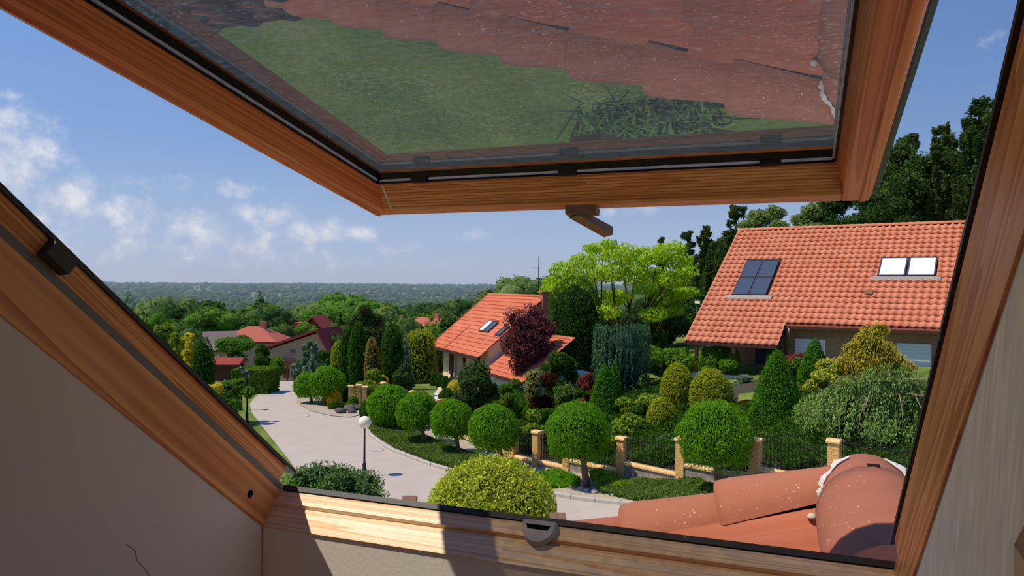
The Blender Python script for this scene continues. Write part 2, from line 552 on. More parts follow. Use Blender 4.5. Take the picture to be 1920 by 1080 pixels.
LEAF = {
    'globe': ((60, 106, 18), (106, 150, 38)), 'thuja': ((34, 66, 16), (66, 98, 30)), 'thuja_lime': ((92, 118, 30), (140, 150, 52)),
    'pine': ((44, 66, 34), (82, 100, 56)), 'darkgreen': ((34, 66, 20), (70, 104, 34)), 'mid': ((62, 98, 34), (100, 134, 52)),
    'golden': ((160, 142, 40), (206, 184, 66)), 'lime': ((116, 148, 34), (168, 188, 60)), 'clipped': ((94, 112, 22), (156, 160, 48)),
    'blue': ((76, 98, 80), (124, 146, 122)), 'plum': ((78, 40, 46), (128, 78, 80)), 'orange': ((170, 126, 26), (206, 164, 44)),
    'varieg': ((98, 122, 22), (196, 200, 74)), 'weep': ((48, 80, 28), (146, 168, 98)), 'willow': ((60, 92, 50), (112, 138, 86)),
    'juniper': ((70, 104, 26), (140, 158, 50)), 'cover': ((60, 86, 34), (104, 124, 60)), 'spruce_green': ((40, 88, 16), (84, 132, 34)),
    'cypress_teal': ((44, 76, 54), (84, 114, 82)), 'forest': ((50, 76, 38), (92, 114, 60)), 'forest_dark': ((34, 62, 30), (68, 94, 46)),
    'forest_pale': ((84, 108, 58), (126, 144, 86)), 'maroon': ((56, 24, 22), (96, 46, 38)), 'rust': ((104, 96, 52), (150, 128, 74)),
    'rhodo': ((54, 94, 20), (112, 148, 44)), 'hedge': ((50, 84, 22), (104, 130, 40)), 'redleaf': ((96, 44, 44), (140, 70, 62)),
    'yellowleaf': ((172, 154, 44), (204, 184, 74)), 'euonymus': ((120, 128, 36), (226, 212, 84)), 'olive': ((98, 108, 60), (138, 144, 84)),
    'blade': ((60, 96, 40), (104, 140, 64)),
}
for k, (a, b) in LEAF.items():
    leafmat('leaf_' + k, lin(*a), lin(*b), trans=0.25 if k in ('thuja', 'pine', 'blue', 'cypress_teal', 'forest_dark') else 0.35)
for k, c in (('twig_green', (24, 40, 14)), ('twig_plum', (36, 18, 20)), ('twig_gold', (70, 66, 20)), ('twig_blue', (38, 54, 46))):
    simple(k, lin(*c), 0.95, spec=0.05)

# ------------------------------------------------------------------ window frame of reference
# (u along the sill, v up the roof slope, w out of the roof); horizontal frame H: X along the sill, Y outwards, Z up, origin at the eye
PITCH, SASH = R(39.895), R(11.226)
cy_, sy_ = math.cos(YAW), math.sin(YAW)


def HW(p):
    return Vector((p[0] * cy_ + p[1] * sy_, -p[0] * sy_ + p[1] * cy_, p[2]))


MH = Matrix((HW((1, 0, 0)), HW((0, 1, 0)), Vector((0, 0, 1)))).transposed().to_4x4()
MH.translation = CAM
OH = Vector((-0.66674, 0.81118, -0.32469))


def frame(theta):
    U_ = HW((1, 0, 0))
    V_ = HW((0, -math.cos(theta), math.sin(theta)))
    N_ = HW((0, math.sin(theta), math.cos(theta)))
    M_ = Matrix((U_, V_, N_)).transposed().to_4x4()
    M_.translation = CAM + HW(OH)
    return M_


MW = frame(PITCH)
MS = frame(SASH)
W = 0.76
VTOP = 1.30

# --- fixed frame -------------------------------------------------------------------------------
win = props(empty('window_1', mat=MW), 'varnished pine frame of the open roof window around the view', kind='structure')
for side in (0, 1):
    s = 1 if side == 0 else -1
    X = lambda u: u if side == 0 else W - u
    b = MB().extrude([(X(0), 0), (X(0.0), 0.053), (X(-0.004), 0.0545), (X(-0.03), 0.0545), (X(-0.03), 0.0)][::s], 1, -0.03, VTOP)
    st = b.build('frame_stile', MAT['frame_pine_v'], win)
    b = MB().extrude([(X(-0.004), 0.0545), (X(-0.003), 0.0635), (X(-0.03), 0.0635), (X(-0.03), 0.0545)][::s], 1, -0.008, VTOP)
    b.build('seal_rail', MAT['grey_rail'], win)
    b = MB().extrude([(X(-0.004), 0.0635), (X(-0.002), 0.082), (X(-0.004), 0.086), (X(-0.03), 0.086), (X(-0.03), 0.0635)][::s], 1, 0.004, VTOP)
    b.build('frame_lip', MAT['frame_pine_v'], win)
    b = MB().extrude([(X(0.0), 0.086), (X(0.0), 0.0905), (X(-0.06), 0.0905), (X(-0.06), 0.03), (X(-0.031), 0.03), (X(-0.031), 0.086)][::s], 1, -0.018, VTOP + 0.05)
    b.build('frame_cladding', MAT['anthracite'], win)
# sill: two steps of pine with a shadow groove, then the dark outer cladding
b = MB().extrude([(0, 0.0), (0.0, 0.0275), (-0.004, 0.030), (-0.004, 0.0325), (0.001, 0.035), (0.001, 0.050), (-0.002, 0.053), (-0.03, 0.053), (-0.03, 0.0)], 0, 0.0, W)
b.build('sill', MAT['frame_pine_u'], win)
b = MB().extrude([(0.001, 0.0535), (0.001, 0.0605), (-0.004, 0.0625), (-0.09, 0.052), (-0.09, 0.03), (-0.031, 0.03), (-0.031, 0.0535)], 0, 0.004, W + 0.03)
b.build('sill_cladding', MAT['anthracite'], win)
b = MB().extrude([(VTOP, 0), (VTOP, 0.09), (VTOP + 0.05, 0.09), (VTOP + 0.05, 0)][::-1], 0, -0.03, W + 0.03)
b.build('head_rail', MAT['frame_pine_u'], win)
# striker block on the far stile, screw hole, knot plugs
b = MB()
b.extrude([(-0.001, 0.064), (0.011, 0.066), (0.012, 0.08), (-0.001, 0.0865)], 1, 0.440, 0.470)
b.build('striker_block', MAT['anthracite'], win)
b = MB().lathe([(0.0048, -0.001), (0.0052, 0.0006)], 14)
h = b.build('screw_hole', MAT['hole'], win)
h.matrix_local = Matrix.Translation((0.0, 0.052, 0.022)) @ Matrix.Rotation(math.pi / 2, 4, 'Y')

# keeper plate on the sill (half round with a finger slot)
kp = props(empty('latch_keeper', mat=MW @ Matrix.Translation((0.382, 0.001, 0.053))),
           'grey plastic half-round latch keeper screwed to the sunlit sill', 'latch')
arc = [(0.0215 * math.cos(math.pi * k / 14), -0.022 * math.sin(math.pi * k / 14) - 0.006) for k in range(15)]
prof = [(0.0215, 0.0)] + arc + [(-0.0215, 0.0)]
b = MB()
n = len(prof)
slot = [(0.0155, -0.0058), (0.0125, -0.0118), (-0.0125, -0.0118), (-0.0155, -0.0058)]
vs = [(p, 0.0, q) for p, q in prof] + [(p * 0.93, 0.009, q * 0.93 - 0.0004) for p, q in prof]
b.add(vs, [(i, (i + 1) % n, n + (i + 1) % n, n + i) for i in range(n)], 0)
vs2 = [(p * 0.93, 0.009, q * 0.93 - 0.0004) for p, q in prof] + [(p, 0.009, q) for p, q in slot]
m_ = n
left = [0, 1, 2, 3, 4, 5]
# top face: rim ring split into strips around the slot
b.add(vs2, [(n - 1, 0, m_ + 0, m_ + 3), tuple([0, 1, 2, 3] + [m_ + 1, m_ + 0]), tuple([3, 4, 5, 6, 7, 8, 9, 10, 11, 12, 13] + [m_ + 2, m_ + 1]), tuple([13, 14, 15, n - 1] + [m_ + 3, m_ + 2])], 0)
b.add([(p, 0.009, q) for p, q in slot] + [(p * 0.8, 0.003, q) for p, q in slot], [(0, 1, 5, 4), (1, 2, 6, 5), (2, 3, 7, 6), (3, 0, 4, 7), (4, 5, 6, 7)], 1)
b.build('plate', [MAT['grey_plastic'], MAT['anthracite']], kp)

# --- swung-out sash ----------------------------------------------------------------------------
sash = props(empty('window_sash', mat=MS), 'open roof window sash of orange pine tilted overhead with mesh screen', 'window sash')
S0, S1 = -0.17, 1.16
for side in (0, 1):
    s = 1 if side == 0 else -1
    X = lambda u: 0.005 + u if side == 0 else 0.755 - u
    b = MB().extrude([(X(0.0), 0.535), (X(0.0), 0.491), (X(0.004), 0.4835), (X(0.013), 0.481), (X(0.015), 0.4835), (X(0.034), 0.4835), (X(0.036), 0.4850), (X(0.045), 0.5135), (X(0.045), 0.535)][::-s], 1, S0 - 0.002, S1)
    b.build('sash_stile', MAT['sash_pine_v'], sash)
    b = MB().extrude([(X(-0.011), 0.556), (X(-0.011), 0.506), (X(-0.004), 0.498), (X(-0.0005), 0.498), (X(-0.0005), 0.556)][::-s], 1, S0 - 0.006, S1)
    b.build('sash_cladding', MAT['anthracite'], sash)
    b = MB().extrude([(X(0.0452), 0.5125), (X(0.0478), 0.5125), (X(0.0478), 0.5299), (X(0.0452), 0.5299)][::-s], 1, -0.10, S1 - 0.06)
    b.build('gasket', MAT['gasket'], sash)
    b = MB().extrude([(X(0.0479), 0.5150), (X(0.0500), 0.5150), (X(0.0500), 0.5180), (X(0.0479), 0.5180)][::-s], 1, -0.095, S1 - 0.06)
    b.build('sky_glint_strip', MAT['bead_sky_glint'], sash)  # thin strip added to draw the blue sky line beside the gasket
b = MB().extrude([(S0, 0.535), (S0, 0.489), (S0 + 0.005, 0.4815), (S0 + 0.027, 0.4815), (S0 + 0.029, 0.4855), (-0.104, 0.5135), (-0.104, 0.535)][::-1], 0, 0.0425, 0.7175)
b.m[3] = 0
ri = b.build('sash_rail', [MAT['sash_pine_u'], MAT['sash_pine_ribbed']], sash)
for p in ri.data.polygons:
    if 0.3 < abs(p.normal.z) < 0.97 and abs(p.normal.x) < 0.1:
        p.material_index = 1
M_ = slopeM0 = Matrix.Translation((0.0562, -0.141, 0.4845)) @ Matrix.Rotation(math.atan2(0.028, 0.037), 4, 'X')
MB().box((0.0, 0.0, -0.0016), (0.0026, 0.046, 0.002)).build('joint_strip', MAT['frame_pine_u'], sash).matrix_local = M_
b = MB().box((0.0, S0 - 0.008, 0.497), (0.76, S0 - 0.0005, 0.556))
b.build('sash_cladding', MAT['anthracite'], sash)
b = MB().extrude([(-0.1038, 0.5125), (-0.1010, 0.5125), (-0.1010, 0.5299), (-0.1038, 0.5299)][::-1], 0, 0.052, 0.708)
b.build('gasket', MAT['gasket'], sash)
b = MB().extrude([(-0.1009, 0.5150), (-0.0985, 0.5150), (-0.0985, 0.5180), (-0.1009, 0.5180)][::-1], 0, 0.055, 0.705)
b.build('sky_glint_strip', MAT['bead_sky_glint'], sash)
b = MB().box((0.05, S1 - 0.07, 0.484), (0.71, S1, 0.535))
b.build('sash_rail', MAT['sash_pine_u'], sash)
for uu in (0.128, 0.362, 0.632):
    b = MB()
    b.box((uu - 0.013, -0.1008, 0.5105), (uu + 0.013, -0.092, 0.5190))
    b.build('screen_clip', MAT['gasket'], sash)
b = MB().box((0.046, -0.108, 0.5300), (0.714, S1 - 0.066, 0.5303))
b.build('glass_pane', MAT['sash_glazing'], sash)
b = MB().box((0.000, S0 - 0.012, 0.5600), (0.760, S1, 0.5606))
b.build('mesh_screen', MAT['awning_mesh'], sash)
# night latch under the rail
lt = props(link('sash_latch', MB().extrude([(-0.172, 0.4815), (-0.172, 0.474), (-0.166, 0.470), (-0.150, 0.470), (-0.146, 0.4815)], 0, 0.346, 0.392).mesh('bracket', MAT['taupe_metal'])), None)
lt.parent = sash
lt.name = 'latch_bracket'
b = MB()
M_ = Matrix.Translation((0.362, -0.162, 0.472)) @ Matrix.Rotation(R(40), 4, 'Z') @ Matrix.Rotation(R(12), 4, 'X')
vs = [M_ @ Vector(p) for p in [(-0.012, 0.006, -0.006), (0.012, 0.006, -0.006), (0.012, -0.060, -0.010), (-0.010, -0.060, -0.010), (-0.009, 0.006, 0.005), (0.009, 0.006, 0.005), (0.010, -0.058, 0.003), (-0.008, -0.058, 0.003)]]
b.add(vs, [(3, 2, 1, 0), (4, 5, 6, 7), (0, 1, 5, 4), (1, 2, 6, 5), (2, 3, 7, 6), (3, 0, 4, 7)])
b.build('latch_lever', MAT['taupe_metal'], sash)

# --- room shell (H frame, floor 1.6 m below the eye) ----------------------------------------------
tp = math.tan(PITCH)


def roofz(Y, drop=0.0):
    return OH.z + (OH.y - Y) * tp - drop


U0 = OH.x - 0.002
U1 = OH.x + W + 0.002
ZF, YE = -1.6, 0.41


def shell(name, mb, mat, label):
    o = mb.build(name, mat, mat=MH)
    return props(o, label, kind='structure')


def slabx(x0, x1, poly):
    return MB().extrude(poly, 0, x0, x1)


YS = OH.y + 0.0
cheek = [(YS, ZF), (YS, roofz(YS)), (-0.45, roofz(-0.45)), (-0.45, roofz(-0.45, 0.13)), (YE, roofz(YE, 0.13)), (YE, ZF)]
wl = shell('wall_left', slabx(U0 - 0.15, U0, cheek), MAT['plaster_white'], 'off-white plastered cheek wall left of the roof window')
shell('wall_right', slabx(U1, U1 + 0.15, cheek[::-1]), MAT['plaster_grey'], 'pale grey plastered cheek wall right of the roof window')
shell('wall_front', MB().box((U0 - 0.15, YS + 0.002, ZF), (U1 + 0.15, YS + 0.15, roofz(YS) + 0.0005)), MAT['plaster_grey'], 'plastered knee wall under the window sill')
shell('wall_front_side', MB().box((-3.2, YE, ZF), (U0 - 0.15, YE + 0.15, roofz(YE) - 0.05)).box((U1 + 0.15, YE, ZF), (2.6, YE + 0.15, roofz(YE) - 0.05)), MAT['plaster_grey'], 'plastered knee wall on both sides of the window niche')
shell('floor', MB().box((-3.2, -3.4, ZF - 0.1), (2.6, 1.0, ZF)), MAT['floor_boards'], 'floor boards of the attic room')
shell('wall_back', MB().box((-3.2, -3.5, ZF), (2.6, -3.4, 1.6)), MAT['plaster_white'], 'plastered back wall of the attic room')
shell('wall_gable', MB().box((-3.3, -3.4, ZF), (-3.2, 1.0, 1.6)).box((2.6, -3.4, ZF), (2.7, 1.0, 1.6)), MAT['plaster_white'], 'plastered gable walls of the attic room')
cb = MB()
yt, zt = -0.45, roofz(-0.45)


def slab(x0, x1, y0, y1, top=0.01, th=0.14):
    cb.add([(x0, y0, roofz(y0, -top)), (x1, y0, roofz(y0, -top)), (x1, y1, roofz(y1, -top)), (x0, y1, roofz(y1, -top)),
            (x0, y0, roofz(y0, th)), (x1, y0, roofz(y0, th)), (x1, y1, roofz(y1, th)), (x0, y1, roofz(y1, th))],
           [(3, 2, 1, 0), (4, 5, 6, 7), (0, 1, 5, 4), (1, 2, 6, 5), (2, 3, 7, 6), (3, 0, 4, 7)])


YEAVE = OH.y + 1.75 * math.cos(PITCH)
yh = OH.y - (VTOP + 0.05) * math.cos(PITCH)
slab(-4.4, U0 - 0.02, -1.6, YEAVE)
slab(U1 + 0.02, 2.7, -1.6, YEAVE)
slab(U0 - 0.02, U1 + 0.02, -1.6, yh)
slab(U0 - 0.02, U1 + 0.02, YS + 0.03, YEAVE)
for a_, b2_, c2_, d2_ in ((-3.3, -2.6, -3.5, -1.5), (-0.9, 2.7, -3.5, -1.5), (-2.6, -0.9, -3.5, -3.1), (-2.6, -0.9, -1.7, -1.5)):
    cb.box((a_, c2_, 1.55), (b2_, d2_, 1.75))     # gap added behind the viewer to let extra daylight into the room
shell('ceiling', cb, MAT['plaster_white'], 'sloping plastered ceiling and roof slab around the window')
# hairline crack in the plaster
b = MB()
pts = [(0.63, -0.335), (0.622, -0.318), (0.609, -0.302), (0.606, -0.29), (0.594, -0.279)]
for (a, c), (a2, c2) in zip(pts[:-1], pts[1:]):
    b.quad((U0 + 0.0006, a, c), (U0 + 0.0006, a2, c2), (U0 + 0.0006, a2 + 0.0007, c2), (U0 + 0.0006, a + 0.0007, c))
b.build('plaster_crack', MAT['anthracite'], wl).matrix_parent_inverse = Matrix()

# --- outer walls of the own house
hw = MB()
hw.box((-6.0, -6.0, -CAMZ), (2.7, YEAVE - 0.35, -1.9))
props(hw.build('wall_house', MAT['facade_cream'], mat=MH), 'rendered outside wall of the own house below the eaves', kind='structure')

# ------------------------------------------------------------------ own roof: pantiles, low gabled bay with verge and ridge tiles
JN = Vector((0.140, 1.782, -0.448))           # axis of the bay's ridge at its gable end, H frame
KB = 0.364                                   # slope of the bay roof
RR = 0.089                                   # radius of ridge and verge tiles
roof = props(empty('roof_1', mat=MH), 'terracotta pantile roof of the own house outside the window', kind='structure')


def pantile(nw=9, w=0.235, l=0.40, hgt=0.040):
    """one roll pantile: x across, y up the slope, z out"""
    vs, fs = [], []
    for j, yy in enumerate((0.0, l)):
        for i in range(nw):
            x = w * i / (nw - 1)
            z = hgt * max(0.0, math.sin(math.pi * min(1, x / (w * 0.62)))) ** 0.8 if x < w * 0.62 else 0.020 * (x - w * 0.62) / (w * 0.38)
            vs.append((x, yy, z + (0.026 if j == 0 else 0.004)))
    for i in range(nw):
        x, y, z = vs[i]
        vs.append((x, y, z - 0.018))
    for i in range(nw - 1):
        fs.append((i, i + 1, nw + i + 1, nw + i))
        fs.append((2 * nw + i, 2 * nw + i + 1, i + 1, i))
    e0, e1 = vs[nw - 1], vs[2 * nw - 1]
    k0 = len(vs)
    vs += [e0, e1, (e1[0] - 0.006, e1[1], e1[2] - 0.026), (e0[0] - 0.006, e0[1], e0[2] - 0.026)]
    fs.append((k0 + 3, k0 + 2, k0 + 1, k0))
    return MB().add(vs, fs, 0, True).mesh('pantile', MAT['pantile_clay'])


PT = pantile()
TW, TL = 0.225, 0.345


def lay(M_, x0, x1, y0, y1, ok, off=0.0, TW=0.225, sx=1.0):
    """tiles on a slope plane: M_ maps (across, up slope, out) to the roof"""
    nx, ny = int((x1 - x0) / TW) + 1, int((y1 - y0) / TL) + 1
    for j in range(ny):
        for i in range(nx):
            x, y = x0 + i * TW, y0 + j * TL
            if ok(x + TW / 2, y + TL / 2):
                o = link('tile', PT, roof)
                o.matrix_local = M_ @ Matrix.Translation((x, y, off + random.uniform(-0.002, 0.003))) @ Matrix.Rotation(random.uniform(-0.008, 0.008), 4, 'Z') @ Matrix.Diagonal((sx, 1, 1.3 if sx < 1 else 1, 1))


def slopeM(origin, across, up):
    a, u_ = Vector(across).normalized(), Vector(up).normalized()
    n_ = a.cross(u_)
    M_ = Matrix((a, u_, n_)).transposed().to_4x4()
    M_.translation = origin
    return M_


def bay_z(X_):
    return JN.z - 0.045 - KB * abs(X_ - JN.x)


def main_z(Y_):
    return OH.z + (OH.y - Y_) * tp


Mm = slopeM(OH, (-1, 0, 0), (0, -math.cos(PITCH), math.sin(PITCH)))


def ok_main(a, v):
    a = -a
    if -0.12 < a < W + 0.12 and v > -0.40:
        return False
    X_, Y_, Z_ = OH.x + a, OH.y - v * math.cos(PITCH), OH.z + v * math.sin(PITCH)
    return Y_ > 1.8 and X_ < -1.4 or bay_z(X_) < Z_ + 0.03


lay(Mm, -0.9, 3.6, -1.78, 0.6, ok_main, 0.02)
# bay slope facing left: rows run out from the wall, columns fall to the left
sl = math.hypot(1, KB)
XL = JN.x - 2.0
Ml = slopeM(Vector((XL, JN.y - 0.06, bay_z(XL))), (0, -1, 0), (1, 0, KB))


def ok_left(a, up):
    X_ = XL + up / sl
    Y_ = JN.y - 0.06 - a
    if X_ > JN.x - 0.02 or Y_ < OH.y + 0.14:
        return False
    return bay_z(X_) > main_z(Y_) - 0.05


lay(Ml, -0.02, 0.8, 0.0, 2.0 * sl, ok_left, 0.0, 0.135, 0.6)
Mr = slopeM(Vector((JN.x + 2.0, 0.95, bay_z(XL))), (0, 1, 0), (-1, 0, KB))
lay(Mr, 0.0, 0.6, 0.0, 2.0 * sl - 0.15, lambda a, u_: True)
b = MB()
dn = -0.012
b.quad((JN.x, 0.97, bay_z(JN.x) + dn), (XL, 0.97, bay_z(XL) + dn), (XL, JN.y + 0.02, bay_z(XL) + dn), (JN.x, JN.y + 0.02, bay_z(JN.x) + dn))
b.quad((JN.x, 0.97, bay_z(JN.x) + dn), (JN.x, JN.y + 0.02, bay_z(JN.x) + dn), (JN.x + 2.0, JN.y + 0.02, bay_z(XL) + dn), (JN.x + 2.0, 0.97, bay_z(XL) + dn))
b.build('roof_underlay', MAT['underlay'], roof)
b = MB()
b.extrude([(XL, -CAMZ), (JN.x + 2.0, -CAMZ), (JN.x + 2.0, bay_z(XL) - 0.05), (JN.x, bay_z(JN.x) - 0.05), (XL, bay_z(XL) - 0.05)], 1, 1.2, JN.y)
props(b.build('wall_bay', MAT['facade_cream'], mat=MH), 'rendered gable wall of the projecting bay', kind='structure')
b = MB().box((-4.4, YEAVE - 0.02, roofz(YEAVE) - 0.10), (XL + 0.35, YEAVE + 0.10, roofz(YEAVE) - 0.0))
b.build('gutter', MAT['gutter_brown'], roof)


def captile(r0, r1, l, k=14, a0=-12, a1=192, th=0.014):
    """half-round ridge tile: x along, opening down; the mouth (x = 0) is the wider end"""
    vs, fs = [], []
    for (xx, r) in ((0.0, r1), (l * 0.12, r1 * 0.99), (l, r0)):
        for i in range(k + 1):
            t_ = R(a0 + (a1 - a0) * i / k)
            vs.append((xx, r * math.cos(t_), r * math.sin(t_)))
    n_ = k + 1
    for j in range(2):
        for i in range(k):
            fs.append((j * n_ + i, (j + 1) * n_ + i, (j + 1) * n_ + i + 1, j * n_ + i + 1))
    base = len(vs)
    for i in range(n_):
        t_ = R(a0 + (a1 - a0) * i / k)
        vs.append((0.0, (r1 - th) * math.cos(t_), (r1 - th) * math.sin(t_)))
    for i in range(k):
        fs.append((base + i, i, i + 1, base + i + 1))
    return MB().add(vs, fs, 0, True)


def along(p, d, up=(0, 0, 1)):
    x = Vector(d).normalized()
    y = Vector(up).cross(x).normalized()
    z = x.cross(y)
    M_ = Matrix((x, y, z)).transposed().to_4x4()
    M_.translation = p
    return M_


CT = captile(RR - 0.026, RR + 0.010, 0.30, a1=166).mesh('verge_tile', MAT['ridge_clay'])
CLIP = MB().box((-0.004, -0.03, 0.0), (0.004, 0.0, 0.004)).mesh('tile_clip', MAT['underlay'])
for sgn, num in ((-1, 9), (1, 8)):
    dv = Vector((sgn, 0, -KB)).normalized()
    for k in range(num):
        o = link('verge_tile', CT, roof)
        p = Vector((JN.x, JN.y, JN.z + 0.008)) + dv * (0.303 + 0.234 * k)
        o.matrix_local = along(p, -dv)
        if sgn < 0:
            c_ = link('tile_clip', CLIP, roof)
            c_.matrix_local = along(p + Vector((-0.002, 0.05, RR * 0.78)), (0.5, 1, 0))
# bedding bricks under the verge on the gable side give its stepped outer edge
BED = MB().box((-0.10, 0.0, -0.085), (0.10, 0.085, 0.012)).mesh('verge_nose', MAT['ridge_clay'])
for k in range(9):
    o = link('verge_nose', BED, roof)
    dv = Vector((-1, 0, -KB)).normalized()
    o.matrix_local = along(Vector((JN.x, JN.y + 0.015, JN.z - 0.01)) + dv * (0.2 + 0.234 * k), -dv) @ Matrix.Scale(-1, 4, (0, 1, 0))
# ridge end cap: rounded nose over the junction, then the next ridge tile towards the house
vs, fs = [], []
prof = [(-0.082, 0.03), (-0.072, 0.055), (-0.045, 0.078), (0.0, RR + 0.002), (0.1, RR + 0.004), (0.26, RR + 0.005)]
k = 18
for (xx, r) in prof:
    for i in range(k + 1):
        t_ = R(-28 + 236 * i / k)
        vs.append((xx, r * math.cos(t_), r * math.sin(t_) + (0.0 if xx > 0 else xx * 0.2)))
n_ = k + 1
for j in range(len(prof) - 1):
    for i in range(k):
        fs.append((j * n_ + i, (j + 1) * n_ + i, (j + 1) * n_ + i + 1, j * n_ + i + 1))
fs.append(tuple(range(n_)))
o = MB().add(vs, fs, 0, True).build('ridge_cap', MAT['ridge_clay'], roof)
o.matrix_local = along(JN, (0, -1, 0))
o = link('ridge_tile', captile(RR + 0.004, RR + 0.016, 0.56, a0=-30, a1=210).mesh('ridge_tile_big', MAT['ridge_clay']), roof)
o.matrix_local = along(JN + Vector((0, -0.18, 0.0)), (0, -1, 0))
# clip slot and mortar fillets at the junction
o = MB().box((-0.008, -0.011, -0.004), (0.006, 0.011, 0.004)).build('ridge_clip', MAT['hole'], roof)
o.matrix_local = along(JN + Vector((0.0, -0.18, RR + 0.014)), (0, -1, 0))
o = MB().lathe([(0.001, 0.006), (0.006, 0.005), (0.010, 0.0), (0.010, -0.004)], 10).build('tile_button', MAT['mortar_grey'], roof)
o.location = (0.031, 1.672, -0.474)


def fillet(sgn, seed):
    rn = random.Random(seed)
    mb = MB()
    ring0, ring1 = [], []
    for i in range(15):
        a = R(4 + 4.6 * i)
        # seam between the ridge cap (axis Y) and the verge tile (axis X): diagonal saddle line
        rr = RR + 0.006
        c_ = JN + Vector((sgn * rr * math.cos(a), -rr * math.cos(a) * 0.92, rr * math.sin(a) + 0.002))
        wv = 0.002 + 0.010 * rn.random() + (0.006 if i in (10, 11, 12) else 0)
        ring0.append(c_ + Vector((-sgn * 0.004 * rn.random(), -0.004 * rn.random(), 0.000)))
        ring1.append(c_ + Vector((sgn * wv, 0.004, -0.003)))
    n2 = len(ring0)
    mid = [(a_ + b_) / 2 + Vector((sgn * 0.001, -0.001, 0.002 * rn.random())) for a_, b_ in zip(ring0, ring1)]
    mb.add(ring0 + mid + ring1, [(i, i + 1, n2 + i + 1, n2 + i) for i in range(n2 - 1)] + [(n2 + i, n2 + i + 1, 2 * n2 + i + 1, 2 * n2 + i) for i in range(n2 - 1)], 0, True)
    mb.build('mortar_fillet', MAT['mortar_white'], roof)


fillet(-1, 1)
fillet(1, 2)
b = MB()
for sgn in (-1, 1):
    b.extrude([(JN.x, JN.z - 0.12), (JN.x + sgn * 2.0, JN.z - 0.12 - KB * 2), (JN.x + sgn * 2.0, JN.z + 0.03 - KB * 2), (JN.x, JN.z + 0.03)], 1, JN.y - 0.02, JN.y + 0.03)
b.build('verge_board', MAT['underlay'], roof)

# ------------------------------------------------------------------ ground, road, pavement, kerb


def terrain():
    rs = np.concatenate([np.linspace(2, 70, 90), np.geomspace(72, 6500, 90)])
    th = np.radians(np.concatenate([np.linspace(-180, -62, 30)[:-1], np.linspace(-62, 62, 190), np.linspace(62, 180, 30)[1:]]))
    nr, nt = len(rs), len(th)
    X_ = rs[:, None] * np.sin(th)[None]
    Y_ = rs[:, None] * np.cos(th)[None]
    Z_ = gz(X_, Y_)
    v = np.stack([X_, Y_, Z_], -1).reshape(-1, 3)
    i = np.arange(nr - 1)[:, None] * nt + np.arange(nt - 1)[None]
    q = np.stack([i, i + 1, i + nt + 1, i + nt], -1).reshape(-1, 4)[:, ::-1]
    v = np.vstack([v, [[0, 0, 0]]])
    return v, q


def np_mesh(name, v, q, mats, mi=None, smooth=False):
    me = bpy.data.meshes.new(name)
    nv, nq = len(v), len(q)
    me.vertices.add(nv)
    me.vertices.foreach_set('co', np.ascontiguousarray(v, dtype=np.float32).ravel())
    k = q.shape[1]
    me.loops.add(nq * k)
    me.loops.foreach_set('vertex_index', np.ascontiguousarray(q, dtype=np.int32).ravel())
    me.polygons.add(nq)
    me.polygons.foreach_set('loop_start', np.arange(0, nq * k, k, dtype=np.int32))
    for mt in (mats if isinstance(mats, (list, tuple)) else [mats]):
        me.materials.append(mt)
    if mi is not None:
        me.polygons.foreach_set('material_index', mi.astype(np.int32))
    if smooth:
        me.polygons.foreach_set('use_smooth', np.ones(nq, bool))
    me.update(calc_edges=True)
    return me


v, q = terrain()
props(link('ground', np_mesh('ground', v, q, MAT['terrain_green'], smooth=True)), 'green valley ground with lawns falling away to the horizon', kind='structure')


def patch(name, outline, mat, lift, label, step=1.2, kind='structure', th=0.0):
    """flat area laid on the terrain; outline in world x, y"""
    poly = np.array([(p[0], p[1]) for p in outline])
    x0, y0 = poly.min(0)
    x1, y1 = poly.max(0)
    import bmesh
    bm = bmesh.new()
    vs = [bm.verts.new((p[0], p[1], 0)) for p in poly]
    bm.faces.new(vs)
    for ax, a, b_ in ((0, x0, x1), (1, y0, y1)):
        c = a + step
        while c < b_:
            co = (c, 0, 0) if ax == 0 else (0, c, 0)
            no = (1, 0, 0) if ax == 0 else (0, 1, 0)
            bmesh.ops.bisect_plane(bm, geom=bm.verts[:] + bm.edges[:] + bm.faces[:], plane_co=co, plane_no=no)
            c += step
    bmesh.ops.triangulate(bm, faces=bm.faces[:])
    for vv in bm.verts:
        vv.co.z = float(gz(vv.co.x, vv.co.y)) + lift
    bmesh.ops.recalc_face_normals(bm, faces=bm.faces[:])
    if sum(f.normal.z for f in bm.faces) < 0:
        bmesh.ops.reverse_faces(bm, faces=bm.faces[:])
    me = bpy.data.meshes.new(name)
    bm.to_mesh(me)
    bm.free()
    me.materials.append(mat)
    return props(link(name, me), label, kind=kind)


def GP(*pts):
    return [G(*p) for p in pts]


KERB_PX = [(684, 796), (694, 818), (730, 845), (800, 872), (870, 893), (940, 910), (1015, 926), (1100, 941), (1180, 949), (1250, 955), (1330, 966), (1450, 984)]
kerb = GP(*KERB_PX)
kerb.append(kerb[-1] + (kerb[-1] - kerb[-2]) * 2.0)
right_far = GP((548, 703), (556, 730), (560, 752), (585, 770), (620, 779), (655, 782), (680, 778))
left_edge = GP((500, 708), (521, 712), (514, 722), (484, 740), (468, 758), (472, 775), (496, 806), (545, 868), (570, 905))
near = [Vector((-9.0, 20.0, 0)), Vector((12.0, 11.0, 0))]
road = left_edge + near + kerb[::-1] + right_far[::-1]
patch('road', road, MAT['concrete_road'], 0.03, 'pale concrete residential street curving down to the houses', step=2.0)
cross = GP((430, 706), (430, 700), (700, 700), (700, 705))
patch('road_cross', cross, MAT['concrete_road'], 0.028, 'pale cross street in front of the beige house', step=3.0)
# kerb stones, one metre each
L_ = [0.0]
for a, b_ in zip(kerb[:-1], kerb[1:]):
    L_.append(L_[-1] + (b_ - a).length)


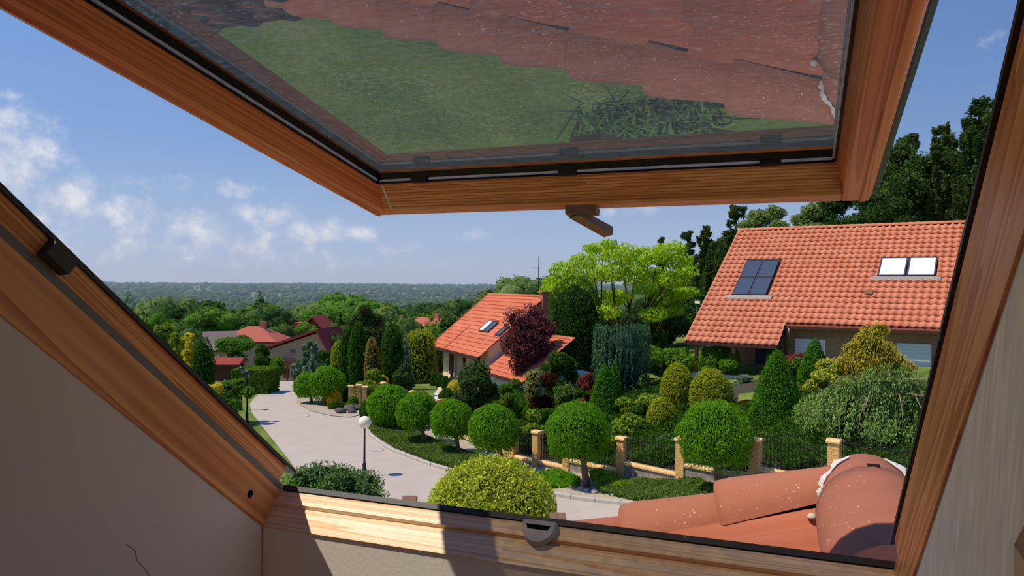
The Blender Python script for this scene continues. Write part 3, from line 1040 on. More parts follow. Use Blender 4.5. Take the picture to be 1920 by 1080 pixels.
def on_path(pts, acc, s):
    for i in range(len(pts) - 1):
        if s <= acc[i + 1]:
            t_ = (s - acc[i]) / (acc[i + 1] - acc[i])
            return pts[i].lerp(pts[i + 1], t_)
    return pts[-1]


ks = MB().extrude([(-0.07, -0.12), (0.06, -0.12), (0.06, 0.12), (-0.05, 0.12), (-0.07, 0.09)], 0, 0.0, 0.97).mesh('kerb_stone', MAT['kerb_concrete'])
kb = props(empty('kerb', kerb[0]), 'row of concrete kerb stones edging the street below the globe trees', kind='structure')
s_ = 0.0
while s_ < L_[-1] - 1.0:
    a, b_ = on_path(kerb, L_, s_), on_path(kerb, L_, s_ + 1.0)
    d = b_ - a
    M_ = Matrix.LocRotScale(a + Vector((0, 0, 0.03)), d.to_track_quat('X', 'Z'), (d.length, 1, 1))
    o = link('kerb_stone', ks, kb)
    o.matrix_local = Matrix.Translation(-kerb[0]) @ M_
    s_ += 1.0
# pavement between kerb and fence
FP = [at(1567, 700, 21.3), at(1420, 700, 23.0), at(1280, 700, 24.85), at(1168, 700, 26.6), at(1066, 700, 28.4), at(1009, 700, 29.5), at(964, 700, 30.6), at(915, 700, 32.6), at(868, 700, 34.8), at(822, 700, 37.4), at(776, 700, 40.5), at(720, 700, 44.0)]
for p in FP:
    p.z = float(gz(p.x, p.y))
FP.insert(0, FP[0] + (FP[0] - FP[1]))
FP[0].z = float(gz(FP[0].x, FP[0].y))
pav = [p + Vector((0.15, 0.15, 0)) for p in FP] + kerb
patch('pavement', pav, MAT['pavement_gravel'], 0.07, 'beige gravel pavement between kerb and brick fence', step=1.5)
# gravel island with the two far globe trees
patch('island', GP((556, 748), (600, 744), (640, 742), (676, 755), (684, 778), (655, 784), (620, 781), (583, 772), (557, 757)), MAT['pavement_gravel'], 0.06, 'pale gravel island under the two far globe trees', step=2)
# garden path to the cream house, lawn there
patch('garden_path', GP((772, 698), (812, 697), (838, 722), (852, 732), (838, 750), (826, 760), (800, 757), (818, 735), (822, 728), (806, 716)), MAT['path_stone'], 0.05, 'pale stone garden path to the cream house', step=2)
patch('lawn', GP((470, 775), (420, 772), (430, 745), (480, 728), (515, 722), (484, 741), (467, 758)), MAT['lawn_grass'], 0.02, 'mown grass verge on the left of the street', step=2)
gb = [p + Vector((0.1, 0.15, 0)) for p in FP[:9]] + GP((880, 752), (905, 745), (960, 742)) + [at(1100, 700, 47), at(1285, 700, 41), at(1380, 700, 39.5), at(1440, 700, 40.5), at(1760, 700, 33)]
patch('garden_bed', gb, MAT['soil'], 0.05, 'dark planted soil between the brick fence and the houses', step=2)
patch('garden_lawn', GP((1385, 742), (1420, 738), (1432, 752), (1412, 766), (1382, 758)), MAT['lawn_grass'], 0.09, 'small patch of lawn before the porch', step=2)
# manhole covers
for i, (px, py, lab) in enumerate([(704, 845, 'round iron manhole cover on the street beside the globe lamp'), (568, 781, 'long iron gully grate in the street near the gravel island')]):
    c = G(px, py)
    o = MB().lathe([(0.36, -0.01), (0.36, 0.012), (0.30, 0.016), (0.28, 0.010), (0.001, 0.010)], 20).build('manhole_cover', MAT['kerb_concrete'])
    o.location = c + Vector((0, 0, 0.032))
    props(o, lab, 'manhole')

# ------------------------------------------------------------------ brick fence


def pillar_mesh(h, w=0.31):
    b = MB().box((-w / 2 + 0.006, -w / 2 + 0.006, -0.3), (w / 2 - 0.006, w / 2 - 0.006, h - 0.1), 1)
    n_ = int((h + 0.3 - 0.1) / 0.078)
    for i in range(n_):
        z0 = -0.3 + i * 0.078
        cut = 0.03 if i % 2 else -0.03
        for (ax, ay, bx_, by) in ((-w / 2, -w / 2, cut - 0.004, cut - 0.004), (cut + 0.004, -w / 2, w / 2, cut - 0.004), (-w / 2, cut + 0.004, cut - 0.004, w / 2), (cut + 0.004, cut + 0.004, w / 2, w / 2)):
            b.box((ax, ay, z0), (bx_, by, z0 + 0.068), 0)
    return b.mesh('brickwork', [MAT['brick_yellow'], MAT['mortar_dark']])


def cap_mesh(w=0.40):
    b = MB()
    for i in range(5):
        x0 = -w / 2 + i * w / 5 + 0.003
        x1 = x0 + w / 5 - 0.006
        b.extrude([(-w / 2, 0), (w / 2, 0), (w / 2, 0.05), (w * 0.36, 0.095), (0, 0.115), (-w * 0.36, 0.095), (-w / 2, 0.05)], 0, x0, x1)
    return b.mesh('cap', MAT['brick_cap'])


PH = 1.46
PM, CM = pillar_mesh(PH), cap_mesh()
PW_ = 0.31
PCORE = MB().box((-PW_ / 2 + 0.006, -PW_ / 2 + 0.006, -0.3), (PW_ / 2 - 0.006, PW_ / 2 - 0.006, PH - 0.1)).mesh('pillar_core', MAT['mortar_dark'])
BRK = []
_bm = {}
for i_ in range(int((PH + 0.2) / 0.078)):
    z0_ = -0.3 + i_ * 0.078
    if z0_ < -0.08:
        continue
    cut = 0.03 if i_ % 2 else -0.03
    for (ax, ay, bx_, by_) in ((-PW_ / 2, -PW_ / 2, cut - 0.004, cut - 0.004), (cut + 0.004, -PW_ / 2, PW_ / 2, cut - 0.004), (-PW_ / 2, cut + 0.004, cut - 0.004, PW_ / 2), (cut + 0.004, cut + 0.004, PW_ / 2, PW_ / 2)):
        key = (round(bx_ - ax, 3), round(by_ - ay, 3))
        if key not in _bm:
            _bm[key] = MB().box((0, 0, 0), (key[0], key[1], 0.068)).mesh('brick', MAT['brick_yellow'])
        BRK.append((_bm[key], ax, ay, z0_))
ORD = ['first', 'second', 'third', 'fourth', 'fifth', 'sixth', 'seventh', 'eighth', 'ninth', 'tenth', 'eleventh', 'twelfth', 'thirteenth']
for i, p in enumerate(FP):
    d = FP[min(i + 1, len(FP) - 1)] - FP[max(i - 1, 0)]
    rz = math.atan2(d.y, d.x)
    e = empty('fence_pillar', p)
    e.rotation_euler = (0, 0, rz)
    props(e, f'yellow brick fence pillar, {ORD[i]} counted from the clay ridge end', 'fence pillar', 'brick pillars of the garden fence')
    if 1 <= i <= 4:
        link('pillar_core', PCORE, e)
        for (bm_, bx_, by_, bz_) in BRK:
            link('brick', bm_, e).location = (bx_, by_, bz_)
    else:
        link('brickwork', PM, e)
    link('cap', CM, e).location = (0, 0, PH - 0.1)
for i in range(len(FP) - 1):
    a, b_ = FP[i], FP[i + 1]
    L2 = math.hypot(b_.x - a.x, b_.y - a.y) - 0.31
    d = Vector((b_.x - a.x, b_.y - a.y, 0)).normalized()
    z0 = max(a.z, b_.z)
    o_ = Vector((a.x, a.y, z0)) + d * 0.155
    e = empty('fence_panel', o_)
    e.rotation_euler = (0, 0, math.atan2(d.y, d.x))
    props(e, f'low stone wall with brick coping and black railing, {ORD[i]} panel from the clay ridge end', 'fence', 'panels of the garden fence')
    MB().box((0, -0.10, -0.8), (L2, 0.10, 0.16)).build('plinth', MAT['stone_plinth'], e)
    b = MB()
    n_ = max(3, int(L2 / 0.085))
    for k in range(n_):
        x0 = L2 * k / n_ + 0.004
        x1 = L2 * (k + 1) / n_ - 0.004
        b.extrude([(-0.15, 0.16), (0.15, 0.16), (0.15, 0.22), (0.09, 0.275), (-0.09, 0.275), (-0.15, 0.22)], 0, x0, x1)
    if 1 <= i <= 4:
        cm_ = MB().extrude([(-0.15, 0.16), (0.15, 0.16), (0.15, 0.22), (0.09, 0.275), (-0.09, 0.275), (-0.15, 0.22)], 0, 0.004, L2 / n_ - 0.004).mesh('coping_brick', MAT['brick_cap'])
        for k in range(n_):
            link('coping_brick', cm_, e).location = (L2 * k / n_, 0, 0)
    else:
        b.build('coping', MAT['brick_cap'], e)
    b = MB()
    b.box((0, -0.012, 0.36), (L2, 0.012, 0.385)).box((0, -0.012, 1.05), (L2, 0.012, 1.075))
    nb = int(L2 / 0.115)
    for k in range(nb):
        x = L2 * (k + 0.5) / nb
        if 1 <= i <= 4:
            if k == 0:
                bar_ = MB().box((-0.008, -0.008, 0.29), (0.008, 0.008, 1.20)).add([(-0.011, -0.011, 1.20), (0.011, -0.011, 1.20), (0.011, 0.011, 1.20), (-0.011, 0.011, 1.20), (0, 0, 1.27)], [(0, 1, 4), (1, 2, 4), (2, 3, 4), (3, 0, 4)]).mesh('bar', MAT['black_metal'])
            link('bar', bar_, e).location = (x, 0, 0)
            continue
        b.box((x - 0.008, -0.008, 0.29), (x + 0.008, 0.008, 1.20))
        b.add([(x - 0.011, -0.011, 1.20), (x + 0.011, -0.011, 1.20), (x + 0.011, 0.011, 1.20), (x - 0.011, 0.011, 1.20), (x, 0, 1.27)], [(0, 1, 4), (1, 2, 4), (2, 3, 4), (3, 0, 4)])
    b.build('rails' if 1 <= i <= 4 else 'railing', MAT['black_metal'], e)
# gate pillars of the next plot and the own garden wall stubs
for i, (px, py, lab) in enumerate([(658, 762, 'slim brick gate post beside the small rounded shrubs'), (673, 760, 'middle slim brick gate post of the next plot'), (684, 764, 'slim brick gate post nearest the globe lamp')]):
    p = G(px, py)
    e = props(empty('gate_post', p), lab, 'gate post', 'slim gate posts of the next plot')
    o = link('brickwork', PM, e)
    o.scale = (0.85, 0.85, 0.88)
    o = link('cap', CM, e)
    o.scale = (0.85, 0.85, 0.85)
    o.location = (0, 0, 1.18)
for (px, d, lab) in [(768, 21.0, 'clay brick garden wall stub between the willow bush and the golden bush'), (1046, 18.5, 'clay brick garden wall stub at the edge of the golden bush')]:
    p = at(px, 945, d)
    g_ = float(gz(p.x, p.y))
    top = CAMZ - (934 - 538 if px == 768 else 966 - 540) * d / F
    p.z = g_
    e = props(empty('garden_pillar', p), lab, 'pillar')
    o = link('brickwork', PM, e)
    o.scale = (1, 1, (top - 0.1 - g_) / PH)
    o = MB().box((-0.2, -0.2, 0), (0.2, 0.2, 0.05)).extrude([(-0.2, 0.05), (0.2, 0.05), (0.1, 0.12), (-0.1, 0.12)], 0, -0.2, 0.2).build('cap', MAT['bark'], e)
    o.location = (0, 0, top - g_ - 0.12)

# ------------------------------------------------------------------ street lamps


def lamp(p, h, lab, globe=True):
    e = props(empty('street_lamp', p), lab, 'street lamp')
    b = MB().lathe([(0.10, 0), (0.10, 0.08), (0.075, 0.12), (0.07, 0.42), (0.085, 0.45), (0.05, 0.50), (0.045, 0.6)], 14)
    b.build('base', MAT['lamp_iron'], e)
    MB().lathe([(0.042, 0.55), (0.036, h - 0.50), (0.055, h - 0.48), (0.055, h - 0.44), (0.04, h - 0.40), (0.07, h - 0.36), (0.07, h - 0.33)], 14).build('pole', MAT['lamp_iron'], e)
    if globe:
        r = 0.235
        MB().lathe([(max(0.002, r * math.sin(math.pi * k / 18)), h - r - r * math.cos(math.pi * k / 18)) for k in range(19)], 24).build('globe', MAT['lamp_globe'], e)
    else:
        MB().lathe([(0.07, h - 0.33), (0.15, h - 0.06), (0.15, h - 0.05)], 8).build('lantern', MAT['window_glass'], e)
        MB().lathe([(0.19, h - 0.05), (0.13, h + 0.02), (0.03, h + 0.10), (0.01, h + 0.14)], 8).build('hood', MAT['lamp_iron'], e)
    return e


p = G(683, 893)
lamp(p, (893 - 780) * (p.y) / F, 'globe street lamp with white ball on a dark iron post')
p = G(463, 792)
lamp(p, (792 - 697) * p.y / F, 'dark iron street lamp with lantern head on the grass verge', False)
p = G(452, 770)
lamp(p, (770 - 690) * p.y / F, 'farther iron lantern post behind the verge lamp', False)

# ------------------------------------------------------------------ houses


def HM(origin, across):
    """house frame: x along the facade, y into the house, z up"""
    a = Vector((across[0], across[1], 0)).normalized()
    M_ = Matrix((a, Vector((-a.y, a.x, 0)), Vector((0, 0, 1)))).transposed().to_4x4()
    M_.translation = origin
    return M_


def roof_window(parent, M_, w, h, glass, name='roof_window'):
    """set in a slope frame: x across, y up, z out, origin at its lower left corner"""
    fr = MB().box((0, 0, 0.0), (w, 0.07, 0.10)).box((0, h - 0.07, 0), (w, h, 0.10)).box((0, 0.07, 0), (0.06, h - 0.07, 0.10)).box((w - 0.06, 0.07, 0), (w, h - 0.07, 0.10)).build(name, MAT['anthracite'], parent)
    fr.matrix_local = M_
    b = MB().box((0.06, 0.07, 0.05), (w - 0.06, h - 0.07, 0.07))
    b.build('pane', MAT[glass], fr)
    MB().box((0.06, 0.07, 0.07), (0.085, h - 0.07, 0.085)).box((w - 0.085, 0.07, 0.07), (w - 0.06, h - 0.07, 0.085)).build('pane_bead', MAT['alu'], fr)
    return fr


# --- the big house on the right: eave corner found from the picture, facade turned 34 degrees
D1 = 43.5
PHI = R(34.0)
E1 = at(1284, 640, D1)
MH1 = HM(E1, (math.cos(PHI), -math.sin(PHI)))
h1 = props(empty('house', mat=MH1), 'brick house with a large orange tiled roof and four-pane roof windows', 'house')
P1 = R(35.2)
RUN, SLEN = 10.15, 10.15 / math.cos(P1)
LEN1 = 15.2
z1g = float(gz(E1.x + 3, E1.y)) - E1.z
MSL = slopeM(Vector((0, 0, 0)), (1, 0, 0), (0, math.cos(P1), math.sin(P1)))
# eave steps: lower wing at the left (0..5.6 m), then a higher eave
XW_, UPW = 5.22, 1.85
MB().add([(0, 0, -0.03), (XW_, 0, -0.03), (XW_, UPW, -0.03), (LEN1, UPW, -0.03), (LEN1, SLEN, -0.03), (0, SLEN, -0.03)], [(0, 1, 2, 5), (5, 2, 3, 4)]).build('roof_deck', MAT['underlay'], h1).matrix_local = MSL
MB().add([(0, RUN, RUN * math.tan(P1) - 0.05), (LEN1, RUN, RUN * math.tan(P1) - 0.05), (LEN1, 2 * RUN, 0), (0, 2 * RUN, 0)], [(0, 1, 2, 3)]).build('roof_deck', MAT['roof_clay_right'], h1)


def stile(w=0.40, l=0.56, n=7):
    vs, fs = [], []
    for j, yy in enumerate((0.0, l)):
        for i in range(n):
            x = w * i / (n - 1)
            z = 0.06 * math.sin(math.pi * min(1.0, x / (w * 0.5))) if x < w * 0.5 else -0.03 * math.sin(math.pi * (x / w - 0.5) / 0.5)
            vs.append((x, yy - 0.03 * math.sin(2 * math.pi * x / w) * (1 - j), z + (0.085 if j == 0 else 0.0)))
    for i in range(n):
        x, y, z = vs[i]
        vs.append((x, y, z - 0.08))
    for i in range(n - 1):
        fs.append((i, i + 1, n + i + 1, n + i))
        fs.append((2 * n + i, 2 * n + i + 1, i + 1, i))
    return vs, fs


tv, tf = stile()
TM = MB().add(tv, tf, 0, True).mesh('roof_tile', MAT['roof_clay_right'])
CW, CL = 0.375, 0.508
holes = [(1.5, 3.65, 4.6, 8.5), (9.38, 12.34, 6.6, 8.55)]
cand = []
rows = int(SLEN / CL)
for r in range(rows):
    for c in range(int(LEN1 / CW)):
        x, y = c * CW, r * CL + 0.02
        if y < UPW - 0.05 and x > XW_ - 0.3:
            continue
        if any(a - 0.25 < x + 0.1 < b_ - 0.1 and c_ - 0.3 < y + 0.1 < d_ - 0.15 for a, b_, c_, d_ in holes):
            continue
        wp = MH1 @ MSL @ Vector((x, y, 0))
        dd = (wp - CAM).length
        px = 960 + F * (wp.x / wp.y)
        cand.append((dd + (1000 if px > 1800 else 0), x, y))
cand.sort()
rest = MB()
for k, (dd, x, y) in enumerate(cand):
    dz = random.uniform(-0.006, 0.006)
    if k < 300:
        o = link('tile', TM, h1)
        o.matrix_local = MSL @ Matrix.Translation((x, y, dz))
    else:
        rest.add([(a + x, b_ + y, c_ + dz) for a, b_, c_ in tv], tf, 0, True)
o = props(rest.build('roof_tiles', MAT['roof_clay_right'], h1), kind='stuff')
o.matrix_local = MSL
# ridge tiles
RM1 = captile(0.13, 0.15, 0.46, k=8).mesh('ridge_tile_far', MAT['roof_clay_right'])
for k in range(int(LEN1 / 0.42)):
    o = link('ridge_tile', RM1, h1)
    o.matrix_local = along(Vector((k * 0.42, RUN, RUN * math.tan(P1) + 0.0)), (1, 0, 0))
MB().box((-0.06, 0, 0), (0.0, 0.25, 0.3)).build('verge_cap', MAT['white_paint'], h1).matrix_local = Matrix.Translation((0, RUN - 0.1, RUN * math.tan(P1) - 0.12))
# verge board, gutters
MB().box((-0.05, 0, -0.22), (0.0, SLEN, 0.03)).build('verge_board', MAT['roof_clay_right'], h1).matrix_local = MSL
MB().box((0, -0.14, -0.16), (XW_, 0.0, -0.03)).build('gutter', MAT['gutter_brown'], h1)
yu, zu = UPW * math.cos(P1), UPW * math.sin(P1)
MB().box((XW_ + 0.15, yu - 0.14, zu - 0.18), (LEN1, yu, zu - 0.03)).build('gutter', MAT['gutter_brown'], h1)
MB().add([(XW_, 0, -0.25), (XW_, yu + 0.3, zu - 0.05), (XW_, yu + 0.3, zu - 0.6), (XW_ + 0.04, 0, -0.25), (XW_ + 0.04, yu + 0.3, zu - 0.05), (XW_ + 0.04, yu + 0.3, zu - 0.6)], [(0, 1, 2), (3, 5, 4), (0, 3, 4, 1)]).build('barge_board', MAT['gutter_brown'], h1)
# walls
yw = yu + 0.75
MB().box((XW_ - 0.3, yw, z1g - 1.5), (LEN1 - 0.2, yw + 6, zu + 0.2)).build('wall', MAT['facade_brick'], h1)
MB().box((0.6, 4.2, z1g - 1.5), (XW_, 9.0, 1.6)).build('wall', MAT['facade_brick'], h1)
MB().box((XW_ - 0.2, 2.6, z1g - 1.5), (XW_ + 0.1, yw, 0.4)).build('wall', MAT['facade_brick'], h1)
for (x0, x1, z0, z1_) in [(XW_ + 0.45, XW_ + 2.05, zu - 2.3, zu - 0.75), (XW_ + 5.6, XW_ + 7.2, zu - 2.3, zu - 0.75)]:
    f_ = MB().box((x0, yw - 0.10, z0), (x1, yw + 0.02, z1_)).build('window', MAT['white_paint'], h1)
    n_ = 9
    for k in range(n_):
        a = z0 + (z1_ - z0) * k / n_
        MB().box((x0 + 0.05, yw - 0.13, a + 0.02), (x1 - 0.05, yw - 0.09, a + (z1_ - z0) / n_)).build('shutter_slat', MAT['shutter_white'], f_)
f_ = MB().box((XW_ + 8.6, yw - 0.06, zu - 3.0), (XW_ + 9.9, yw + 0.02, zu - 0.9)).build('window', MAT['white_paint'], h1)
MB().box((XW_ + 8.8, yw - 0.09, zu - 2.9), (XW_ + 9.7, yw - 0.05, zu - 1.3)).build('pane', MAT['window_glass'], f_)
MB().box((XW_ + 7.9, yw - 0.5, z1g - 1), (XW_ + 8.15, yw - 0.25, zu)).build('porch_post', MAT['brown_wood'], h1)
# open porch on the left: posts, door glass
for x in (0.55, 2.75, 4.95):
    MB().box((x - 0.09, 0.35, z1g - 1.0), (x + 0.09, 0.53, -0.05)).build('porch_post', MAT['orange_wood'], h1)
MB().box((2.9, 4.1, z1g), (4.9, 4.2, -0.1)).build('porch_glass', MAT['window_glass'], h1)
MB().box((0.3, 0.1, z1g - 0.6), (5.2, 4.2, z1g + 0.05)).build('porch_floor', MAT['path_stone'], h1)
# downpipe with swan neck
MB().tube([(XW_ + 0.3, yu - 0.08, zu - 0.16), (XW_ + 0.3, yu - 0.08, zu - 0.45), (XW_ + 0.05, yu + 0.5, zu - 1.1), (XW_ + 0.05, yw - 0.1, zu - 1.4), (XW_ + 0.05, yw - 0.1, z1g)], 0.07, 8).build('downpipe', MAT['grey_rail'], h1)
# roof windows: block of four, and a pair with white blinds
for i, xo in enumerate((1.56, 2.60)):
    for j, yo in enumerate((4.62, 6.56)):
        roof_window(h1, MSL @ Matrix.Translation((xo, yo, 0.05)), 1.0, 1.88, 'window_glass')
for xo in (9.42, 10.90):
    roof_window(h1, MSL @ Matrix.Translation((xo, 6.63, 0.05)), 1.42, 1.88, 'window_glass_white')
MB().box((1.2, 4.2, 0.02), (4.0, 4.6, 0.09)).build('flashing', MAT['lead_grey'], h1).matrix_local = MSL
MB().box((9.1, 6.25, 0.02), (12.6, 6.62, 0.09)).build('flashing', MAT['lead_grey'], h1).matrix_local = MSL
MB().box((9.0, 4.8, 0.0), (9.4, 5.2, 0.14)).build('vent_tile', MAT['bark'], h1).matrix_local = MSL

# --- the cream house in the middle
D2 = 62.0
E2 = at(807, 648, D2)
MH2 = HM(E2, (0.405, -0.914))
h2 = props(empty('house', mat=MH2), 'cream house with orange tiled roof and twin roof window behind the purple tree', 'house')
P2 = R(39.3)
RUN2 = 5.2
SL2 = RUN2 / math.cos(P2)
L2_ = 11.0
z2g = float(gz(E2.x, E2.y)) - E2.z
MS2 = slopeM(Vector((0, 0, 0)), (1, 0, 0), (0, math.cos(P2), math.sin(P2)))


def course_roof(L, S, cl=0.42, wave=0.30, amp=0.03):
    """continuous tile courses, each lapping the one below"""
    b = MB()
    nr = int(S / cl)
    nx = int(L / wave * 4)
    for r in range(nr + 1):
        y0 = r * cl
        y1 = min(S, y0 + cl * 1.02)
        if y1 - y0 < 0.05:
            continue
        vs = []
        for i in range(nx + 1):
            x = L * i / nx
            z = amp * max(0, math.sin(2 * math.pi * i / 4 + 0.4))
            vs += [(x, y0, z + 0.045), (x, y1, z), (x, y0, z - 0.02)]
        fs = []
        for i in range(nx):
            a = i * 3
            fs += [(a, a + 3, a + 4, a + 1), (a + 2, a + 5, a + 3, a)]
        b.add(vs, fs, 0, False)
    return b


o = props(course_roof(L2_, SL2).build('roof_tiles', MAT['roof_clay_mid'], h2), kind='stuff')
o.matrix_local = MS2
MB().add([(0, RUN2, RUN2 * math.tan(P2)), (L2_, RUN2, RUN2 * math.tan(P2)), (L2_, 2 * RUN2, 0), (0, 2 * RUN2, 0)], [(0, 1, 2, 3)]).build('roof_back', MAT['roof_clay_mid'], h2)
MB().tube([(-0.05, RUN2, RUN2 * math.tan(P2)), (L2_, RUN2, RUN2 * math.tan(P2))], 0.14, 8).build('ridge', MAT['roof_clay_mid'], h2)
MB().box((-0.08, 0, -0.2), (0.02, SL2, 0.08)).build('verge_board', MAT['roof_clay_mid'], h2).matrix_local = MS2
MB().box((3.55, 0, 0.02), (3.68, SL2 * 0.42, 0.10)).build('roof_seam', MAT['roof_salmon'], h2).matrix_local = MS2
MB().box((0, -0.14, -0.2), (L2_, 0.0, 0.0)).build('gutter', MAT['gutter_brown'], h2)
MB().extrude([(0.9, z2g - 1), (2 * RUN2 - 0.9, z2g - 1), (2 * RUN2 - 0.9, 0.6), (RUN2, RUN2 * math.tan(P2) - 0.3), (0.9, 0.55)], 0, 0.7, L2_ - 0.3).build('wall', MAT['facade_cream'], h2)
for x in (0.5, 4.2, 7.0, 9.8):
    MB().box((x - 0.1, 0.35, z2g - 0.5), (x + 0.1, 0.55, -0.1)).build('porch_post', MAT['brown_wood'], h2)
for x0, x1 in ((2.3, 3.7), (8.0, 9.2)):
    f_ = MB().box((x0, 0.80, z2g + 0.55), (x1, 0.92, -0.25)).build('window', MAT['white_paint'], h2)
    MB().box((x0 + 0.15, 0.77, z2g + 0.75), (x1 - 0.15, 0.81, -0.4)).build('pane', MAT['window_glass'], f_)
roof_window(h2, MS2 @ Matrix.Translation((6.35, 2.4, 0.06)), 0.95, 1.15, 'window_glass_white')
roof_window(h2, MS2 @ Matrix.Translation((7.35, 2.4, 0.06)), 0.95, 1.15, 'window_glass')
roof_window(h2, MS2 @ Matrix.Translation((10.0, 2.2, 0.06)), 0.75, 1.1, 'window_glass')
# lower wing in front with its own small roof
LW, SW = 6.5, 4.6
PW = R(36)
Mwing = Matrix.Translation((L2_ + 0.25, 0.3, -0.95)) @ slopeM(Vector((0, 0, 0)), (1, 0, 0), (0, math.cos(PW), math.sin(PW)))
o = props(course_roof(LW, SW, 0.36, 0.28, 0.045).build('wing_roof_tiles', MAT['roof_clay_mid'], h2), kind='stuff')
o.matrix_local = Mwing
MB().box((L2_ + 0.25, 0.16, -1.12), (L2_ + LW + 0.25, 0.3, -0.95)).build('gutter', MAT['gutter_brown'], h2)
MB().box((L2_ - 0.3, 0.9, z2g - 1), (L2_ + LW, 5.2, -0.5)).build('wing_wall', MAT['facade_white'], h2)
MB().add([(L2_ + 0.2, 0.4, -0.95), (L2_ + 0.2, 4.2, 2.0), (L2_ + 0.2, 4.2, -0.95), (L2_ - 0.1, 0.4, -0.95), (L2_ - 0.1, 4.2, 2.0), (L2_ - 0.1, 4.2, -0.95)], [(0, 1, 2), (3, 5, 4), (0, 3, 4, 1)]).build('gable_cheek', MAT['roof_red'], h2)
b = MB().box((10.6, RUN2 - 0.3, 3.2), (11.1, RUN2 + 0.3, RUN2 * math.tan(P2) + 0.30)).box((10.5, RUN2 - 0.4, RUN2 * math.tan(P2) + 0.30), (11.2, RUN2 + 0.4, RUN2 * math.tan(P2) + 0.38))
b.build('chimney', MAT['chimney_brick'], h2)
# aerial mast above the chimney
zr = RUN2 * math.tan(P2)
b = MB().tube([(9.8, RUN2, zr - 0.2), (9.8, RUN2, zr + 2.9)], 0.035, 6)
b.box((9.78, RUN2 - 0.4, zr + 2.1), (9.82, RUN2 + 0.4, zr + 2.13))
for k in range(5):
    b.box((9.55, RUN2 - 0.4 + 0.2 * k, zr + 2.1), (10.05, RUN2 - 0.38 + 0.2 * k, zr + 2.13))
b.box((9.6, RUN2 - 0.02, zr + 1.25), (10.0, RUN2 + 0.02, zr + 1.35))
b.build('aerial', MAT['lamp_iron'], h2)

# --- far houses


def small_house(px, py, d, w, dep, wallh, rise, rot, lab, roofm, wallm, hip=False, name='house', chim=True):
    """gabled house; px, py = pixel of the middle of the front eave, d = distance"""
    c = at(px, py, d)
    M_ = HM(c, (math.cos(rot), math.sin(rot)))
    e = props(empty(name, mat=M_), lab, 'house', 'houses down in the valley')
    hw_ = w / 2
    MB().box((-hw_ + 0.4, 0.5, -wallh), (hw_ - 0.4, dep - 0.5, 0.1)).build('wall', wallm, e)
    i_ = dep * 0.45 if hip else 0.0
    ov = 0.0
    b = MB().add([(-hw_, 0, 0), (hw_, 0, 0), (hw_, dep, 0), (-hw_, dep, 0), (-hw_ + i_, dep / 2, rise), (hw_ - i_, dep / 2, rise)],
                 [(0, 1, 5, 4), (2, 3, 4, 5), (1, 2, 5), (3, 0, 4), (3, 2, 1, 0)])
    b.build('roof', roofm, e)
    MB().box((-hw_, -0.12, -0.18), (hw_, 0.0, 0.02)).build('gutter', MAT['gutter_brown'], e)
    if chim:
        MB().box((hw_ * 0.2, dep / 2 - 0.4, rise - 0.6), (hw_ * 0.2 + 0.8, dep / 2 + 0.4, rise + 0.7)).build('chimney', MAT['chimney_brick'], e)
    n_ = max(2, int(w / 3.2)) if w > 4 else 0
    for k in range(n_):
        x = -hw_ + w * (k + 0.5) / n_
        f_ = MB().box((x - 0.6, 0.42, -2.1), (x + 0.6, 0.52, -0.7)).build('window', MAT['white_paint'], e)
        MB().box((x - 0.5, 0.38, -2.0), (x + 0.5, 0.43, -0.8)).build('pane', MAT['window_glass'], f_)
    return e


small_house(458, 641, 104, 9.0, 8, 6, 2.0, R(0), 'low house with hipped salmon roof behind the round trees', MAT['roof_salmon'], MAT['facade_cream'], hip=True)
small_house(418, 657, 97, 4.2, 7, 6, 2.3, R(28), 'house with grey roof edge beside the salmon roof', MAT['grey_roof'], MAT['facade_beige'], chim=False)
small_house(419, 684, 62, 2.6, 2.4, 1.4, 0.5, R(4), 'small garden shed with red lean-to roof by the hedge', MAT['roof_red'], MAT['brown_wood'], chim=False)
# beige house at the end of the street: broad gable, red roof falling to the left, solar panel
D5 = 100.0
g5 = [at(px, py, D5) for px, py in ((486, 658), (594, 621), (618, 664))]
c5 = at(545, 702, D5)
M5 = HM(c5, (math.cos(R(-6)), math.sin(R(-6))))
h5 = props(empty('house', mat=M5), 'beige house at the street end with lopsided red roof and solar panel', 'house', 'houses down in the valley')
i5 = M5.inverted()
q5 = [i5 @ p for p in g5]
for p in q5:
    p.y = 0
xl, xa, xr = q5
MB().extrude([(xl.x + 0.5, -3), (xr.x - 0.3, -3), (xr.x - 0.3, xr.z), (xa.x, xa.z - 0.25), (xl.x + 0.5, xl.z)], 1, 0.6, 9).build('wall', MAT['facade_beige'], h5)
b = MB()
t5 = Vector((0, 0, 0.28))
for a, b2 in ((xl, xa), (xa, xr)):
    for y0, y1 in ((0.0, 9.6),):
        b.add([Vector((a.x, y0, a.z)), Vector((b2.x, y0, b2.z)), Vector((b2.x, y1, b2.z)), Vector((a.x, y1, a.z)), Vector((a.x, y0, a.z)) + t5, Vector((b2.x, y0, b2.z)) + t5, Vector((b2.x, y1, b2.z)) + t5, Vector((a.x, y1, a.z)) + t5],
              [(3, 2, 1, 0), (4, 5, 6, 7), (0, 1, 5, 4), (1, 2, 6, 5), (2, 3, 7, 6), (3, 0, 4, 7)])
b.build('roof', MAT['roof_red'], h5)
dx, dz = (xa.x - xl.x), (xa.z - xl.z)
MB().add([(xl.x + dx * .15, 0.5, xl.z + dz * .15 + .38), (xl.x + dx * .8, 0.5, xl.z + dz * .8 + .38), (xl.x + dx * .8, 5, xl.z + dz * .8 + .5), (xl.x + dx * .15, 5, xl.z + dz * .15 + .5)], [(0, 1, 2, 3)]).build('solar_panel', MAT['solar'], h5)
xc = (xl.x + xr.x) / 2 - 0.6
